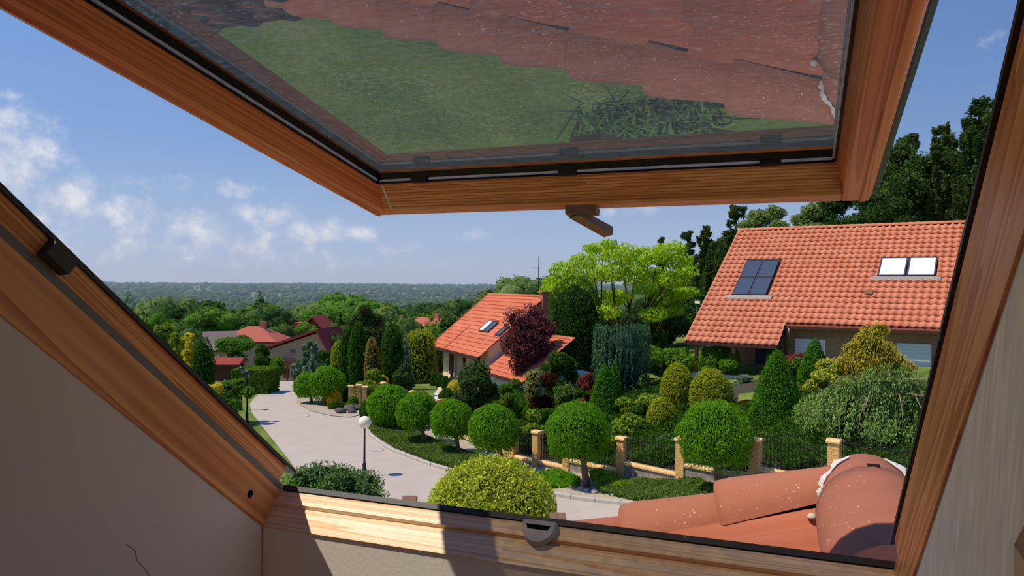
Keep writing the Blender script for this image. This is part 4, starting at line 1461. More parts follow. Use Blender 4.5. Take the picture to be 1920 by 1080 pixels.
MB().box((xc - 1.3, -0.5, 1.25), (xc + 1.4, 0.6, 1.35)).build('balcony_floor', MAT['brown_wood'], h5)
for k in range(4):
    MB().box((xc - 1.3, -0.5, 1.45 + k * 0.22), (xc + 1.4, -0.44, 1.58 + k * 0.22)).build('balcony_board', MAT['brown_wood'], h5)
MB().box((xc + 0.1, 0.5, -1.6), (xc + 0.9, 0.62, 1.0)).build('door', MAT['window_glass'], h5)
MB().box((xc - 1.1, 0.5, -0.6), (xc - 0.3, 0.62, 0.7)).build('window', MAT['brown_wood'], h5)
for x in (xc - 0.15, xc + 1.2):
    MB().box((x - 0.08, -0.5, -1.8), (x + 0.08, -0.34, 1.25)).build('porch_post', MAT['brown_wood'], h5)
MB().box((xc - 0.1, 0.5, 2.9), (xc + 0.5, 0.62, 3.3)).build('window', MAT['window_glass'], h5)
# red-roofed house behind it
D6 = 125.0
p6 = at(584, 640, D6)
M6 = HM(p6, (1, 0))
h6 = props(empty('house', mat=M6), 'house with a steep dark red gable roof behind the beige house', 'house', 'houses down in the valley')
b = MB()
A6 = Vector((0, 0, 3.9))
for a, c_ in (((-4.3, 0, -0.6), (0, 0, 3.9)), ((0, 0, 3.9), (3.7, 0, -0.4))):
    a, c_ = Vector(a), Vector(c_)
    b.add([a, c_, c_ + Vector((0, 9, 0)), a + Vector((0, 9, 0)), a + t5, c_ + t5, c_ + t5 + Vector((0, 9, 0)), a + t5 + Vector((0, 9, 0))], [(3, 2, 1, 0), (4, 5, 6, 7), (0, 1, 5, 4), (1, 2, 6, 5), (2, 3, 7, 6), (3, 0, 4, 7)])
b.build('roof', MAT['roof_red'], h6)
b = MB().extrude([(-4.0, -6), (3.4, -6), (3.4, -0.5), (0, 3.6), (-4.0, -0.6)], 1, 0.5, 8.5)
b.build('wall', MAT['roof_red'], h6)
MB().box((-3.6, 2, 0.3), (0, 8, 3.0)).build('side_wing', MAT['roof_red'], h6)
MB().box((2.4, 3, 0.2), (4.4, 8, 2.2)).build('side_wing', MAT['roof_red'], h6)
f_ = MB().add([(1.4, -0.6, -0.4), (3.6, -0.6, -0.4), (2.5, -0.6, 0.9), (1.4, 0.8, -0.4), (3.6, 0.8, -0.4), (2.5, 0.8, 0.9)], [(0, 1, 2), (0, 2, 5, 3), (1, 4, 5, 2)]).build('dormer', MAT['gutter_brown'], h6)
MB().add([(1.7, -0.63, -0.35), (3.3, -0.63, -0.35), (2.5, -0.63, 0.6)], [(0, 1, 2)]).build('pane', MAT['solar'], f_)
small_house(723, 627, 130, 8, 8, 4, 2.6, R(-20), 'house with grey gable roof half hidden behind the tall thuja', MAT['grey_roof'], MAT['facade_white'])
small_house(784, 620, 120, 6, 8, 4, 2.0, R(-30), 'orange-roofed house peeping between the conifers and the cream house', MAT['roof_salmon'], MAT['facade_beige'])
small_house(846, 618, 95, 6, 8, 4, 1.2, R(10), 'low pink-roofed building behind the cream house verge', MAT['roof_salmon'], MAT['facade_cream'], chim=False)
# white buildings and masts on the horizon
for (px, py, d, w, hh, lab) in [(683, 547, 2900, 80, 7, 'long white industrial hall on the far wooded horizon'), (912, 550, 2700, 50, 7, 'white hall on the horizon beside the tall mast'), (362, 569, 1250, 26, 5, 'long pale block of the distant town'), (313, 568, 1250, 12, 5, 'pale gabled building of the distant town'), (385, 571, 1200, 14, 4, 'small pale block right of the long town block')]:
    c = at(px, py, d)
    e = props(empty('building', c), lab, 'building', 'far buildings in the forest')
    MB().box((-w / 2, 0, -14), (w / 2, 10, hh)).build('wall', MAT['facade_white'], e)
    MB().box((-w / 2 - 0.5, -0.5, hh), (w / 2 + 0.5, 10.5, hh + 0.5)).build('roof', MAT['roof_salmon'] if d < 1300 else MAT['facade_white'], e)
    for k in range(4):
        MB().box((-w / 2 + w * (k + 0.3) / 4, -0.1, hh - 2.2), (-w / 2 + w * (k + 0.6) / 4, 0.0, hh - 0.8)).build('window', MAT['window_glass'], e)
c = at(931, 540, 2700)
b = MB().tube([(0, 0, -20), (0, 0, 20)], 1.6, 6).build('lattice_mast', MAT['roof_red'])
MB().tube([(0, 0, 20), (0, 0, 50)], 1.2, 6).build('mast_top', MAT['facade_white'], b)
b.location = c
props(b, 'thin red and white transmission mast on the horizon', 'mast')

# ------------------------------------------------------------------ planting


def lump(P, f, seed, oct_=3):
    """cheap smooth 3-D noise, about -1..1"""
    r = np.random.default_rng(seed)
    out = np.zeros(len(P))
    a = 1.0
    for k in range(oct_):
        for _ in range(4):
            d = r.normal(size=3)
            d /= np.linalg.norm(d)
            out += a * np.sin(P @ d * f * r.uniform(0.7, 1.3) + r.uniform(0, 6.28)) / 4
        f *= 2.1
        a *= 0.55
    return out


def unit(n, rng):
    v_ = rng.normal(size=(n, 3))
    return v_ / np.linalg.norm(v_, axis=1, keepdims=True)


def leaves(P, N, size, aspect, rng, T=None, spread=0.7, fold=0.15):
    """rhombic leaf blades: returns verts (4 per leaf) and quads"""
    n = len(P)
    N = N + spread * rng.normal(size=(n, 3))
    N /= np.linalg.norm(N, axis=1, keepdims=True)
    if T is None:
        T = rng.normal(size=(n, 3))
    else:
        T = T + 0.35 * rng.normal(size=(n, 3))
    T = T - N * np.sum(T * N, axis=1, keepdims=True)
    T /= np.linalg.norm(T, axis=1, keepdims=True) + 1e-9
    B = np.cross(N, T)
    s = size * rng.uniform(0.65, 1.35, size=(n, 1))
    V_ = np.empty((n, 4, 3))
    V_[:, 0] = P - T * s
    V_[:, 1] = P + B * s * aspect + N * s * fold
    V_[:, 2] = P + T * s
    V_[:, 3] = P - B * s * aspect + N * s * fold
    return V_.reshape(-1, 3), np.arange(n * 4).reshape(n, 4)


ICO = None


def blob_verts(k=10, m=14):
    vs = []
    for i in range(k + 1):
        a = math.pi * i / k
        for j in range(m):
            t_ = 2 * math.pi * j / m
            vs.append((math.sin(a) * math.cos(t_), math.sin(a) * math.sin(t_), math.cos(a)))
    q_ = [(i * m + j, i * m + (j + 1) % m, (i + 1) * m + (j + 1) % m, (i + 1) * m + j) for i in range(k) for j in range(m)]
    return np.array(vs), np.array(q_)[:, ::-1]


BV, BQ = blob_verts()


def shell_revolve(prof, n, rng, lumpa, lumpf, seed, inner=0.25):
    """points on a lumpy surface of revolution; prof(t) -> radius, t from 0 (base) to 1 (top), unit height"""
    ts = np.linspace(0, 1, 200)
    rr = np.array([prof(t_) for t_ in ts])
    dr = np.gradient(rr, ts)
    wgt = rr * np.sqrt(1 + dr ** 2) + 1e-4
    cdf = np.cumsum(wgt)
    cdf /= cdf[-1]
    t = np.interp(rng.random(n), cdf, ts)
    r = np.interp(t, ts, rr)
    d = np.interp(t, ts, dr)
    a = rng.uniform(0, 2 * np.pi, n)
    N = np.stack([np.cos(a), np.sin(a), -np.clip(d, -4, 4)], 1)
    N /= np.linalg.norm(N, axis=1, keepdims=True)
    P = np.stack([r * np.cos(a), r * np.sin(a), t], 1)
    return P, N


class Plant:
    """collects foliage in real metres around a base point at the origin"""
    def __init__(self, seed):
        self.rng = np.random.default_rng(seed)
        self.seed = seed
        self.V, self.Q, self.M = [], [], []
        self.nv = 0

    def put(self, V_, Q_, mi):
        self.V.append(V_)
        self.Q.append(Q_ + self.nv)
        self.M.append(np.full(len(Q_), mi))
        self.nv += len(V_)

    def ball(self, c, r, n, size, aspect=0.5, lumpa=0.08, lumpf=5.0, droop=0.0, spread=0.7, core=0.84, low=-1.0, mi=0, depth=0.12):
        c, r = np.array(c, float), np.array(r, float) * np.ones(3)
        rng = self.rng
        u_ = unit(int(n * (1.4 if low > -0.9 else 1)), rng)
        u_ = u_[u_[:, 2] > low][:n]
        k = 1 + lumpa * lump(u_ * r, lumpf / r.mean(), self.seed + 1) - depth * rng.random(len(u_)) ** 2
        P = c + u_ * r * k[:, None]
        N = u_ / r
        N /= np.linalg.norm(N, axis=1, keepdims=True)
        T = None
        if droop:
            T = np.stack([N[:, 0], N[:, 1], np.full(len(N), -droop)], 1)
        V_, Q_ = leaves(P, N, size, aspect, rng, T, spread)
        self.put(V_, Q_, mi)
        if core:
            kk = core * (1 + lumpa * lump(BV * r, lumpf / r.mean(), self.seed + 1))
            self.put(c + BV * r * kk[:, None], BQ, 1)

    def revolve(self, prof, h, R_, n, size, aspect=0.5, lumpa=0.08, lumpf=5.0, up=0.0, spread=0.7, core=0.82, mi=0, depth=0.12, base=0.0, flat=1.0):
        rng = self.rng
        P, N = shell_revolve(lambda t: prof(t) * R_ / h, n, rng, 0, 0, self.seed)
        P = P * h
        k = 1 + lumpa * lump(P, lumpf / R_, self.seed + 1) - depth * rng.random(n) ** 2
        P[:, :2] *= k[:, None]
        P[:, 1] *= flat
        P[:, 2] += base + 0.04 * R_ * rng.normal(size=n)
        T = np.stack([N[:, 0] * 0.5, N[:, 1] * 0.5, np.full(n, up)], 1) if up else None
        V_, Q_ = leaves(P, N, size, aspect, rng, T, spread)
        self.put(V_, Q_, mi)
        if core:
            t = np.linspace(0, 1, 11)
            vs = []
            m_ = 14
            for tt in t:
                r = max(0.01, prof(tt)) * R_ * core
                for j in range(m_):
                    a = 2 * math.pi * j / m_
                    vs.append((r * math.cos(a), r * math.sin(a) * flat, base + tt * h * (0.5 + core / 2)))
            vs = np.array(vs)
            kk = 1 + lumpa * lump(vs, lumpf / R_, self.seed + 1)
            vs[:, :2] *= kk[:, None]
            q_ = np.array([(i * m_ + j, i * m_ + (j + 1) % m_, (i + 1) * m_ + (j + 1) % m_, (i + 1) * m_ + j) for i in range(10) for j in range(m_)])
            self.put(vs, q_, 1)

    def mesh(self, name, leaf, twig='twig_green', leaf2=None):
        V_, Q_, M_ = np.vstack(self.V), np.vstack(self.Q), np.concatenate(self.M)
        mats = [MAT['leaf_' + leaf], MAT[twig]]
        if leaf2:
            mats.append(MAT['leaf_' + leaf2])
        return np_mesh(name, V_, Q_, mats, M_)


def stand(px, ytop, d, wpx, base_px=None):
    """base point on the ground, height and radius in metres from picture measures at distance d"""
    if base_px is not None:
        b_ = G(px, base_px)
        d = b_.y
    else:
        q_ = at(px, 700, d)
        b_ = Vector((q_.x, q_.y, float(gz(q_.x, q_.y))))
    top = at(px, ytop, d).z
    return b_, max(0.3, top - b_.z), wpx * d / F / 2, d / F


def trunk(parent, pts, rad, mat='bark', name='trunk'):
    return MB().tube(pts, rad, 8).build(name, MAT[mat], parent)


SEED = [100]


def nxt():
    SEED[0] += 7
    return SEED[0]


GRP = {}


def thing(mesh, name, b_, label, cat, group=None, rot=None):
    o = link(name, mesh)
    o.location = b_
    o.rotation_euler = (0, 0, rot if rot is not None else 0.0)
    return props(o, label, cat, group)


# --- globe trees along the pavement
def globe_tree(px, cy_px, base_px, w_px, label, n=9000):
    b_ = G(px[1], base_px)
    d = b_.y
    pm = d / F
    ctr = at(px[0], cy_px, d) - b_
    rad = w_px * pm / 2
    e = props(empty('globe_tree', b_), label, 'tree', 'globe trees beside the pavement')
    p = Plant(nxt())
    sz = 2.3 * pm if w_px > 80 else 2.1 * pm
    p.ball(ctr, (rad, rad, rad * 0.97), n, sz, 0.42, lumpa=0.10, lumpf=7.0, droop=0.9, spread=0.6, core=0.78, depth=0.22, low=-0.72)
    p.ball(ctr - Vector((0, 0, rad * 0.35)), (rad * 0.93, rad * 0.93, rad * 0.75), int(n * .35), sz, 0.42, lumpa=0.14, lumpf=9.0, droop=1.4, spread=0.5, core=0, low=-0.8, depth=0.3)
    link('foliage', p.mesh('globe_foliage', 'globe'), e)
    trunk(e, [(0, 0, -0.1), (ctr.x * 0.3, ctr.y * .3, ctr.z * 0.35), (ctr.x * 0.8, ctr.y * .8, ctr.z * 0.85)], [0.15 * (w_px * pm / 2.1), 0.11 * (w_px * pm / 2.1), 0.10])
    return e


globe_tree((577, 585), 722, 757, 50, 'farthest globe tree on the gravel island, left of its pair', 4000)
globe_tree((613, 606), 719, 759, 68, 'wider globe tree of the pair on the gravel island', 5000)
globe_tree((730, 746), 762, 806, 84, 'globe tree beside the dark dome bush behind the lamp', 7500)
globe_tree((783, 797), 772, 834, 78, 'globe tree on the creeping bed, second after the lamp', 7500)
globe_tree((846, 862), 787, 854, 78, 'globe tree just left of the golden bush', 7500)
globe_tree((926, 944), 804, 884, 95, 'globe tree rising behind the golden bush', 9000)
globe_tree((1084, 1101), 811, 917, 118, 'globe tree among white pebbles by the kerb', 11000)
globe_tree((1342, 1350), 816, 927, 138, 'largest globe tree just beyond the clay ridge', 13000)


# --- generic shrubs and conifers
def dome(px, ytop, d, w, leaf, label, cat='shrub', n=4500, name='clipped_shrub', size=2.2, aspect=0.5, lumpa=0.05, twig='twig_green', base_px=None, lumpf=6.0, spread=0.7, core=0.85, group=None, leaf2=None, squash=1.0):
    b_, h, r, pm = stand(px, ytop, d, w, base_px)
    p = Plant(nxt())
    p.revolve(lambda t: math.sqrt(max(0.0, 1 - max(0, (t - 0.45) / 0.55) ** 2.2)) * (0.86 + 0.14 * math.sin(math.pi * min(1, t / 0.9))), h, r, n, size * pm, aspect, lumpa, lumpf, spread=spread, core=core)
    return thing(p.mesh(name, leaf, twig, leaf2), name, b_, label, cat, group)


def cone(px, ytop, d, w, leaf, label, cat='conifer', n=5000, name='cone_conifer', size=2.0, aspect=0.4, lumpa=0.10, lumpf=9.0, pw=0.85, twig='twig_green', up=0.5, base_px=None, group=None, core=0.82):
    b_, h, r, pm = stand(px, ytop, d, w, base_px)
    p = Plant(nxt())
    p.revolve(lambda t: (1 - t) ** pw * (1 - 0.35 * max(0, 0.12 - t) / 0.12), h, r, n, size * pm, aspect, lumpa, lumpf, up=up, core=core)
    return thing(p.mesh(name, leaf, twig), name, b_, label, cat, group)


def column(px, ytop, d, w, leaf, label, cat='conifer', n=4500, name='upright_conifer', size=2.2, aspect=0.4, lumpa=0.10, lumpf=6.0, twig='twig_green', up=1.5, tip=0.35, base_px=None, group=None):
    b_, h, r, pm = stand(px, ytop, d, w, base_px)
    p = Plant(nxt())
    p.revolve(lambda t: (0.85 + 0.15 * math.sin(math.pi * t)) * (1 if t < 1 - tip else math.sqrt(max(0, 1 - ((t - 1 + tip) / tip) ** 2))), h, r, n, size * pm, aspect, lumpa, lumpf, up=up, core=0.85)
    return thing(p.mesh(name, leaf, twig), name, b_, label, cat, group)


def bushy(px, ytop, d, w, leaf, label, cat='shrub', n=5000, name='shrub', size=2.6, aspect=0.5, clumps=9, twig='twig_green', droop=0.0, base_px=None, ylow=None, spread=0.8, group=None, leaf2=None, cl=0.46, stems=True, trunkm='bark_dark', core=0.7, flat=0.9):
    """loose crown made of overlapping clumps; ylow lifts the crown onto a trunk"""
    b_, h, r, pm = stand(px, ytop, d, w, base_px)
    sd = nxt()
    p = Plant(sd)
    rng = p.rng
    z0 = 0.0 if ylow is None else max(0.0, at(px, ylow, d).z - b_.z)
    hc = h - z0
    cs = []
    for k in range(clumps):
        for _ in range(30):
            u_ = unit(1, rng)[0] * (rng.uniform(0.35, 1) ** 0.5)
            if all(np.linalg.norm(u_ - c_) > 0.5 for c_ in cs[-6:]):
                break
        cs.append(u_)
    for u_ in cs:
        rc = r * cl * rng.uniform(0.75, 1.15)
        c = np.array([u_[0] * (r - rc * 0.8), u_[1] * (r - rc * 0.8) * flat, z0 + hc / 2 + u_[2] * max(0.0, hc / 2 - rc * 0.7)])
        mi = 2 if leaf2 and rng.random() < 0.35 else 0
        p.ball(c, (rc, rc, rc * min(1.0, 0.85 * max(0.6, hc / (2 * r)))), n // clumps, size * pm, aspect, lumpa=0.18, lumpf=5.0, droop=droop, spread=spread, core=core, mi=mi, depth=0.3)
    me = p.mesh(name + '_foliage', leaf, twig, leaf2)
    if ylow is None and not stems:
        return thing(me, name, b_, label, cat, group)
    e = props(empty(name, b_), label, cat, group)
    link('foliage', me, e)
    hb = z0 + hc * 0.45
    rt_ = max(0.04, r * 0.055)
    MB().tube([(0, 0, -0.2), (0.02 * h, 0, hb * 0.5), (0, 0.02 * h, hb)], [rt_ * 1.2, rt_, rt_ * 0.6], 7).build('trunk', MAT[trunkm], e)
    if ylow is not None:
        for k in range(4):
            u_ = cs[k % len(cs)]
            MB().tube([(0, 0, hb * 0.6), (u_[0] * r * .35, u_[1] * r * .35, z0 + hc * 0.35), (u_[0] * r * .7, u_[1] * r * .7, z0 + hc * (0.5 + 0.3 * u_[2]))], [rt_ * .6, rt_ * .4, rt_ * .15], 5).build('branch', MAT[trunkm], e)
    return e


def pine(px, ytop, d, w, leaf, label, n=5000, name='pine_tree', size=2.4, tiers=11, ylow=None, twig='twig_green', group=None, base_px=None, droop=-0.15, top=0.2):
    """open conifer with separate branch tiers"""
    b_, h, r, pm = stand(px, ytop, d, w, base_px)
    sd = nxt()
    p = Plant(sd)
    rng = p.rng
    z0 = 0.06 * h if ylow is None else max(0.0, at(px, ylow, d).z - b_.z)
    e = props(empty(name, b_), label, 'conifer', group)
    br = []
    for k in range(tiers):
        t = (k + 0.5) / tiers
        z = z0 + (h - z0) * t
        rr = r * (top + (1 - top) * (1 - t) ** 0.8) * (1.0 if t > 0.12 else 0.8)
        nb = max(3, int(7 * (1 - t) + 3))
        a0 = rng.uniform(0, 6.28)
        for j in range(nb):
            a = a0 + 2 * math.pi * j / nb + rng.normal() * 0.2
            L = rr * rng.uniform(0.65, 1.1)
            br.append((z + rng.normal() * (h - z0) / tiers * 0.3, a, L))
    n = int(n * 1.5)
    br += [(z0 + (h - z0) * q_, rng.uniform(0, 6.28), r * 0.16) for q_ in (0.9, 0.93, 0.96, 0.97, 0.99) for _ in range(2)]
    tot = sum(L * L for _, _, L in br)
    for (z, a, L) in br:
        k = max(6, int(n * (L * L) / tot))
        s = rng.random(k) ** 0.6
        wid = 0.30 * L * (1.1 - s)
        P = np.stack([np.cos(a) * L * s - np.sin(a) * wid * rng.normal(size=k) * .6, np.sin(a) * L * s + np.cos(a) * wid * rng.normal(size=k) * .6,
                      z + L * (droop * s + 0.17 * rng.normal(size=k) + 0.18 * s * s)], 1)
        N = np.tile([[0.0, 0.0, 1.0]], (k, 1))
        T = np.stack([np.full(k, np.cos(a)), np.full(k, np.sin(a)), np.full(k, 0.35)], 1)
        V_, Q_ = leaves(P, N, size * 1.25 * pm, 0.42, rng, T, 1.6)
        p.put(V_, Q_, 0)
    link('foliage', p.mesh(name + '_foliage', leaf, twig), e)
    MB().tube([(0, 0, -0.2), (0, 0, h * 0.5), (0, 0, h * 0.9)], [0.018 * h, 0.011 * h, 0.002 * h], 7).build('trunk', MAT['bark'], e)
    return e


# --- garden beyond the fence, from the left
dome(697, 747, 39.5, 44, 'darkgreen', 'dark green dome bush tucked behind the globe lamp', n=3000)
column(637, 637, 55, 34, 'thuja_lime', 'yellow-green columnar thuja left of the dark twin columns', n=3000)
column(652, 610, 54, 32, 'thuja', 'dark columnar thuja with slim tip beside the yellow-green one', n=3000, tip=0.5)
column(671, 602, 53, 36, 'thuja', 'broad dark columnar thuja in front of the shaggy pine', n=3500, tip=0.5)
bushy(692, 565, 60, 96, 'pine', 'shaggy dark pine towering behind the columnar thujas', 'conifer', n=9000, name='pine_tree', clumps=22, cl=.34, aspect=.35, size=2.8, spread=1.2)
column(697, 632, 50, 27, 'rust', 'small brownish dying conifer under the shaggy pine', n=1600, lumpa=.2)
column(735, 603, 48, 42, 'thuja', 'tall dark green spire of thuja in the middle garden', n=4500, tip=0.45, lumpa=.14)
cone(759, 624, 52, 38, 'blue', 'slender blue spruce beside the tall thuja spire', n=3000, twig='twig_blue', name='blue_spruce')
column(787, 618, 58, 60, 'clipped', 'golden-topped columnar hedge conifer beyond the lawn', n=3500, tip=0.2, lumpa=.12)
bushy(808, 640, 64, 60, 'thuja', 'dark hedge bush filling the corner beside the cream house', n=2500)
pine(806, 592, 72, 55, 'thuja_lime', 'olive conifer rising between the far roofs and the cream house', n=3000)
bushy(755, 676, 46, 54, 'pine', 'round dark mountain pine beside the garden path', n=3500, clumps=7, stems=False)
bushy(706, 690, 47, 46, 'golden', 'sprawling golden juniper below the tall thuja spire', n=2800, clumps=7, stems=False, leaf2='juniper')
bushy(685, 712, 46, 52, 'juniper', 'low lime juniper arching over the gate posts', n=2500, clumps=7, stems=False, leaf2='golden')
bushy(715, 716, 44, 60, 'cover', 'grey-green creeper spilling over the gate wall', n=2500, clumps=7, stems=False)
dome(640, 716, 46, 42, 'darkgreen', 'round green bush behind the amber bush', n=2200)
dome(627, 732, 44, 28, 'orange', 'small amber-tipped round bush by the gravel island', n=1800, twig='twig_gold')
dome(632, 752, 43, 32, 'darkgreen', 'low dark cushion bush under the amber bush', n=1200)
bushy(660, 742, 43, 36, 'hedge', 'small spreading lime-edged bush beside the gate posts', n=1800, clumps=5, stems=False)
for i, (px, yt) in enumerate([(814, 698), (825, 701), (835, 705), (846, 708)]):
    dome(px, yt, 55 - i * 1.3, 15, 'darkgreen', f'{ORD[i]} little clipped ball along the cream house wall', n=700, name='box_ball', group='clipped balls along the cream house')
dome(853, 713, 46, 33, 'yellowleaf', 'low golden mound by the path to the cream house', n=1500, twig='twig_gold', squash=.6)
dome(838, 728, 44, 32, 'darkgreen', 'dark flat-topped clipped bush beside the garden path', n=1500)
dome(860, 738, 42, 26, 'darkgreen', 'small dark clipped bush under the mountain juniper', n=900)
dome(797, 740, 42, 20, 'varieg', 'small flowering cushion plant on the path corner', n=700)
dome(829, 748, 40, 24, 'orange', 'amber cushion bush behind the globe trees', n=800, twig='twig_gold')
bushy(892, 672, 38, 92, 'pine', 'large dark mountain juniper in front of the cream house', n=9000, clumps=16, cl=.38, stems=False)
bushy(957, 696, 37, 48, 'hedge', 'yellow-green upright shrub beside the purple tree', n=3500, clumps=8, stems=False)
bushy(988, 562, 48, 112, 'plum', 'purple-leaved plum tree in front of the orange roof', 'tree', n=14000, name='plum_tree', twig='twig_plum', ylow=715, clumps=26, cl=.40, size=2.4, core=.5)
bushy(1012, 686, 40, 70, 'maroon', 'dark mottled shrub under the purple plum', n=3500, twig='twig_plum', clumps=8, leaf2='olive', stems=False)
bushy(1048, 650, 44, 76, 'darkgreen', 'dark laurel shrub between the plum and the weeping cypress', n=4000, clumps=8, stems=False)
column(1076, 517, 51, 106, 'darkgreen', 'big dark green thuja mass beside the lime-green tree', n=9000, tip=0.3, lumpa=.10, up=0.6)
bushy(1100, 700, 40, 40, 'redleaf', 'small red-leaved maple in the shade of the dark shrubs', n=1800, clumps=6, stems=False)
bushy(1062, 716, 39, 60, 'cover', 'blue-green juniper sprig below the red-leaved maple', n=2500, clumps=7, stems=False)


# lime catalpa: many stems, flat layered leaf clumps
def catalpa():
    d = 58.0
    b_, h, r, pm = stand(1165, 455, d, 290)
    p = Plant(nxt())
    e = props(empty('catalpa_tree', b_), 'broad lime-green tree with bare layered branches against the sky', 'tree')
    cl = [(1130, 470, 30), (1095, 490, 28), (1060, 505, 30), (1040, 530, 24), (1165, 478, 34), (1200, 486, 32), (1235, 480, 30), (1255, 470, 28), (1272, 490, 26), (1285, 510, 24), (1115, 515, 34), (1150, 510, 34), (1190, 515, 34), (1230, 520, 34), (1265, 525, 28), (1080, 535, 34), (1035, 545, 22), (1140, 560, 34), (1165, 555, 24), (1240, 560, 30), (1270, 552, 30), (1255, 580, 28), (1290, 550, 20), (1225, 590, 26), (1140, 585, 26), (1210, 540, 24), (1105, 465, 14), (1140, 458, 16), (1205, 468, 12)]
    tips = []
    for (px, py, rp) in cl:
        c = at(px, py, d + p.rng.uniform(-3.0, 3.0)) - b_
        rr = rp * pm
        p.ball(c, (rr, rr, rr * 0.55), int(rp * rp * 0.75), 3.1 * pm, 0.55, lumpa=0.25, lumpf=4.0, droop=0.9, spread=0.6, core=0, depth=0.5)
        tips.append(c)
    link('foliage', p.mesh('catalpa_foliage', 'lime'), e)
    forks = [Vector((-0.5, 0, h * .42)), Vector((0.6, 0.3, h * .45)), Vector((1.8, 0, h * .4)), Vector((-1.6, 0.2, h * .42))]
    MB().tube([(0, 0, -0.2), (0.1, 0, h * .2), (0, 0, h * .3)], [0.28, 0.22, 0.18], 8).build('trunk', MAT['bark_dark'], e)
    for f_ in forks:
        MB().tube([(0, 0, h * .22), (f_.x * .5, f_.y, h * .34), f_], [0.14, 0.11, 0.09], 6).build('bough', MAT['bark_dark'], e)
    for t_ in tips:
        f_ = min(forks, key=lambda q_: (q_ - t_).length)
        MB().tube([f_, f_.lerp(t_, 0.5) + Vector((0, 0, -0.25)), t_], [0.075, 0.05, 0.02], 5).build('branch', MAT['bark_dark'], e)


catalpa()


# weeping cypress with a flat hanging top
def weeper(px, ytop, d, w, leaf, label, n, ybot, name, size, aspect, strands, twig='twig_green', dome_=False, leaf2=None, branches=0):
    b_, h, r, pm = stand(px, ytop, d, w)
    p = Plant(nxt())
    rng = p.rng
    P, N, T = [], [], []
    zb = max(0.05, at(px, ybot, d).z - b_.z)
    for k in range(strands):
        a = rng.uniform(0, 6.283)
        q_ = math.sqrt(rng.uniform(0.02, 1.0)) if dome_ else rng.uniform(0.75, 1.0)
        x, y = r * q_ * math.cos(a), r * q_ * math.sin(a) * 0.8
        zt = h * (1 - 0.74 * q_ ** 1.35 * (0.85 + 0.15 * math.sin(a * 3 + 1))) * rng.uniform(0.93, 1.0) if dome_ else h * rng.uniform(0.92, 1.0)
        L = (zt - zb) * rng.uniform(0.5, 1.0)
        m_ = max(4, n // strands)
        s = rng.random(m_)
        out = 1 + 0.10 * np.sqrt(s)
        P.append(np.stack([x * out + rng.normal(size=m_) * r * .018, y * out + rng.normal(size=m_) * r * .018, zt - L * s], 1))
        N.append(np.tile([[math.cos(a), math.sin(a), 0.35]], (m_, 1)))
        T.append(np.tile([[math.cos(a) * .15, math.sin(a) * .15, -1.0]], (m_, 1)))
    P, N, T = np.vstack(P), np.vstack(N), np.vstack(T)
    V_, Q_ = leaves(P, N, size * pm, aspect, rng, T, 0.5)
    p.put(V_, Q_, 0)
    hc = (h - zb)
    p.put(np.array([0, 0, zb + hc * (.30 if dome_ else .42)]) + BV * np.array([r * .74, r * .6, hc * (.40 if dome_ else .46)]), BQ, 1)
    e = props(empty(name, b_), label, 'shrub')
    link('foliage', p.mesh(name + '_foliage', leaf, twig), e)
    for k in range(branches):
        a = rng.uniform(2.6, 6.0)
        q_ = rng.uniform(0.5, 0.95)
        z_ = h * (1 - 0.68 * q_ ** 1.35) + 0.02
        c0 = Vector((r * (q_ - .35) * math.cos(a), r * (q_ - .35) * math.sin(a) * .8, z_ + 0.02))
        c1 = Vector((r * q_ * math.cos(a), r * q_ * math.sin(a) * .8, z_ + 0.14))
        c2 = Vector((r * (q_ + .2) * math.cos(a), r * (q_ + .2) * math.sin(a) * .8, z_ - 0.35))
        c3 = Vector((r * (q_ + .27) * math.cos(a), r * (q_ + .27) * math.sin(a) * .8, z_ - 0.9))
        MB().tube([c0, c1, c2, c3], [.022, .02, .014, .008], 5).build('bare_branch', MAT['pebble_brown'], e)
    MB().tube([(0, 0, -.2), (0, 0, h * .5), (0, 0, h * .8)], [.12, .09, .05], 7).build('trunk', MAT['bark_dark'], e)
    return e


weeper(1166, 606, 42, 102, 'cypress_teal', 'grey-green weeping cypress with flat hanging crown', 9000, 735, 'weeping_cypress', 3.0, 0.28, 260, 'twig_blue')
cone(1133, 683, 36, 70, 'spruce_green', 'stout dwarf spruce at the foot of the weeping cypress', n=5500, pw=.6)
cone(1152, 678, 37.5, 44, 'spruce_green', 'narrow dwarf spruce merged behind the stout one', n=2500, pw=.6)
bushy(1250, 634, 44.5, 140, 'rhodo', 'large glossy rhododendron left of the porch', n=9000, clumps=14, size=3.0, stems=False, cl=.38)
bushy(1347, 640, 43.0, 92, 'rhodo', 'second glossy rhododendron hiding the porch eave', n=6000, clumps=10, size=3.0, stems=False, cl=.42)
column(1376, 652, 42.5, 22, 'hedge', 'slim yellow-tipped conifer beside the porch post', n=1500)
column(1449, 650, 41.0, 26, 'thuja', 'slim dark conifer at the porch corner', n=1800)
dome(1270, 680, 35.5, 64, 'clipped', 'tall clipped golden yew dome behind its lower twin', n=6500, lumpa=.04, lumpf=9, twig='twig_gold', size=1.9)
dome(1333, 692, 34, 80, 'clipped', 'broad clipped golden yew dome nearest the rhododendron', n=7000, lumpa=.04, lumpf=9, twig='twig_gold', size=1.9)
dome(1241, 745, 32, 56, 'clipped', 'smaller clipped golden yew dome by the fence', n=4500, lumpa=.05, lumpf=9, twig='twig_gold', size=1.9)
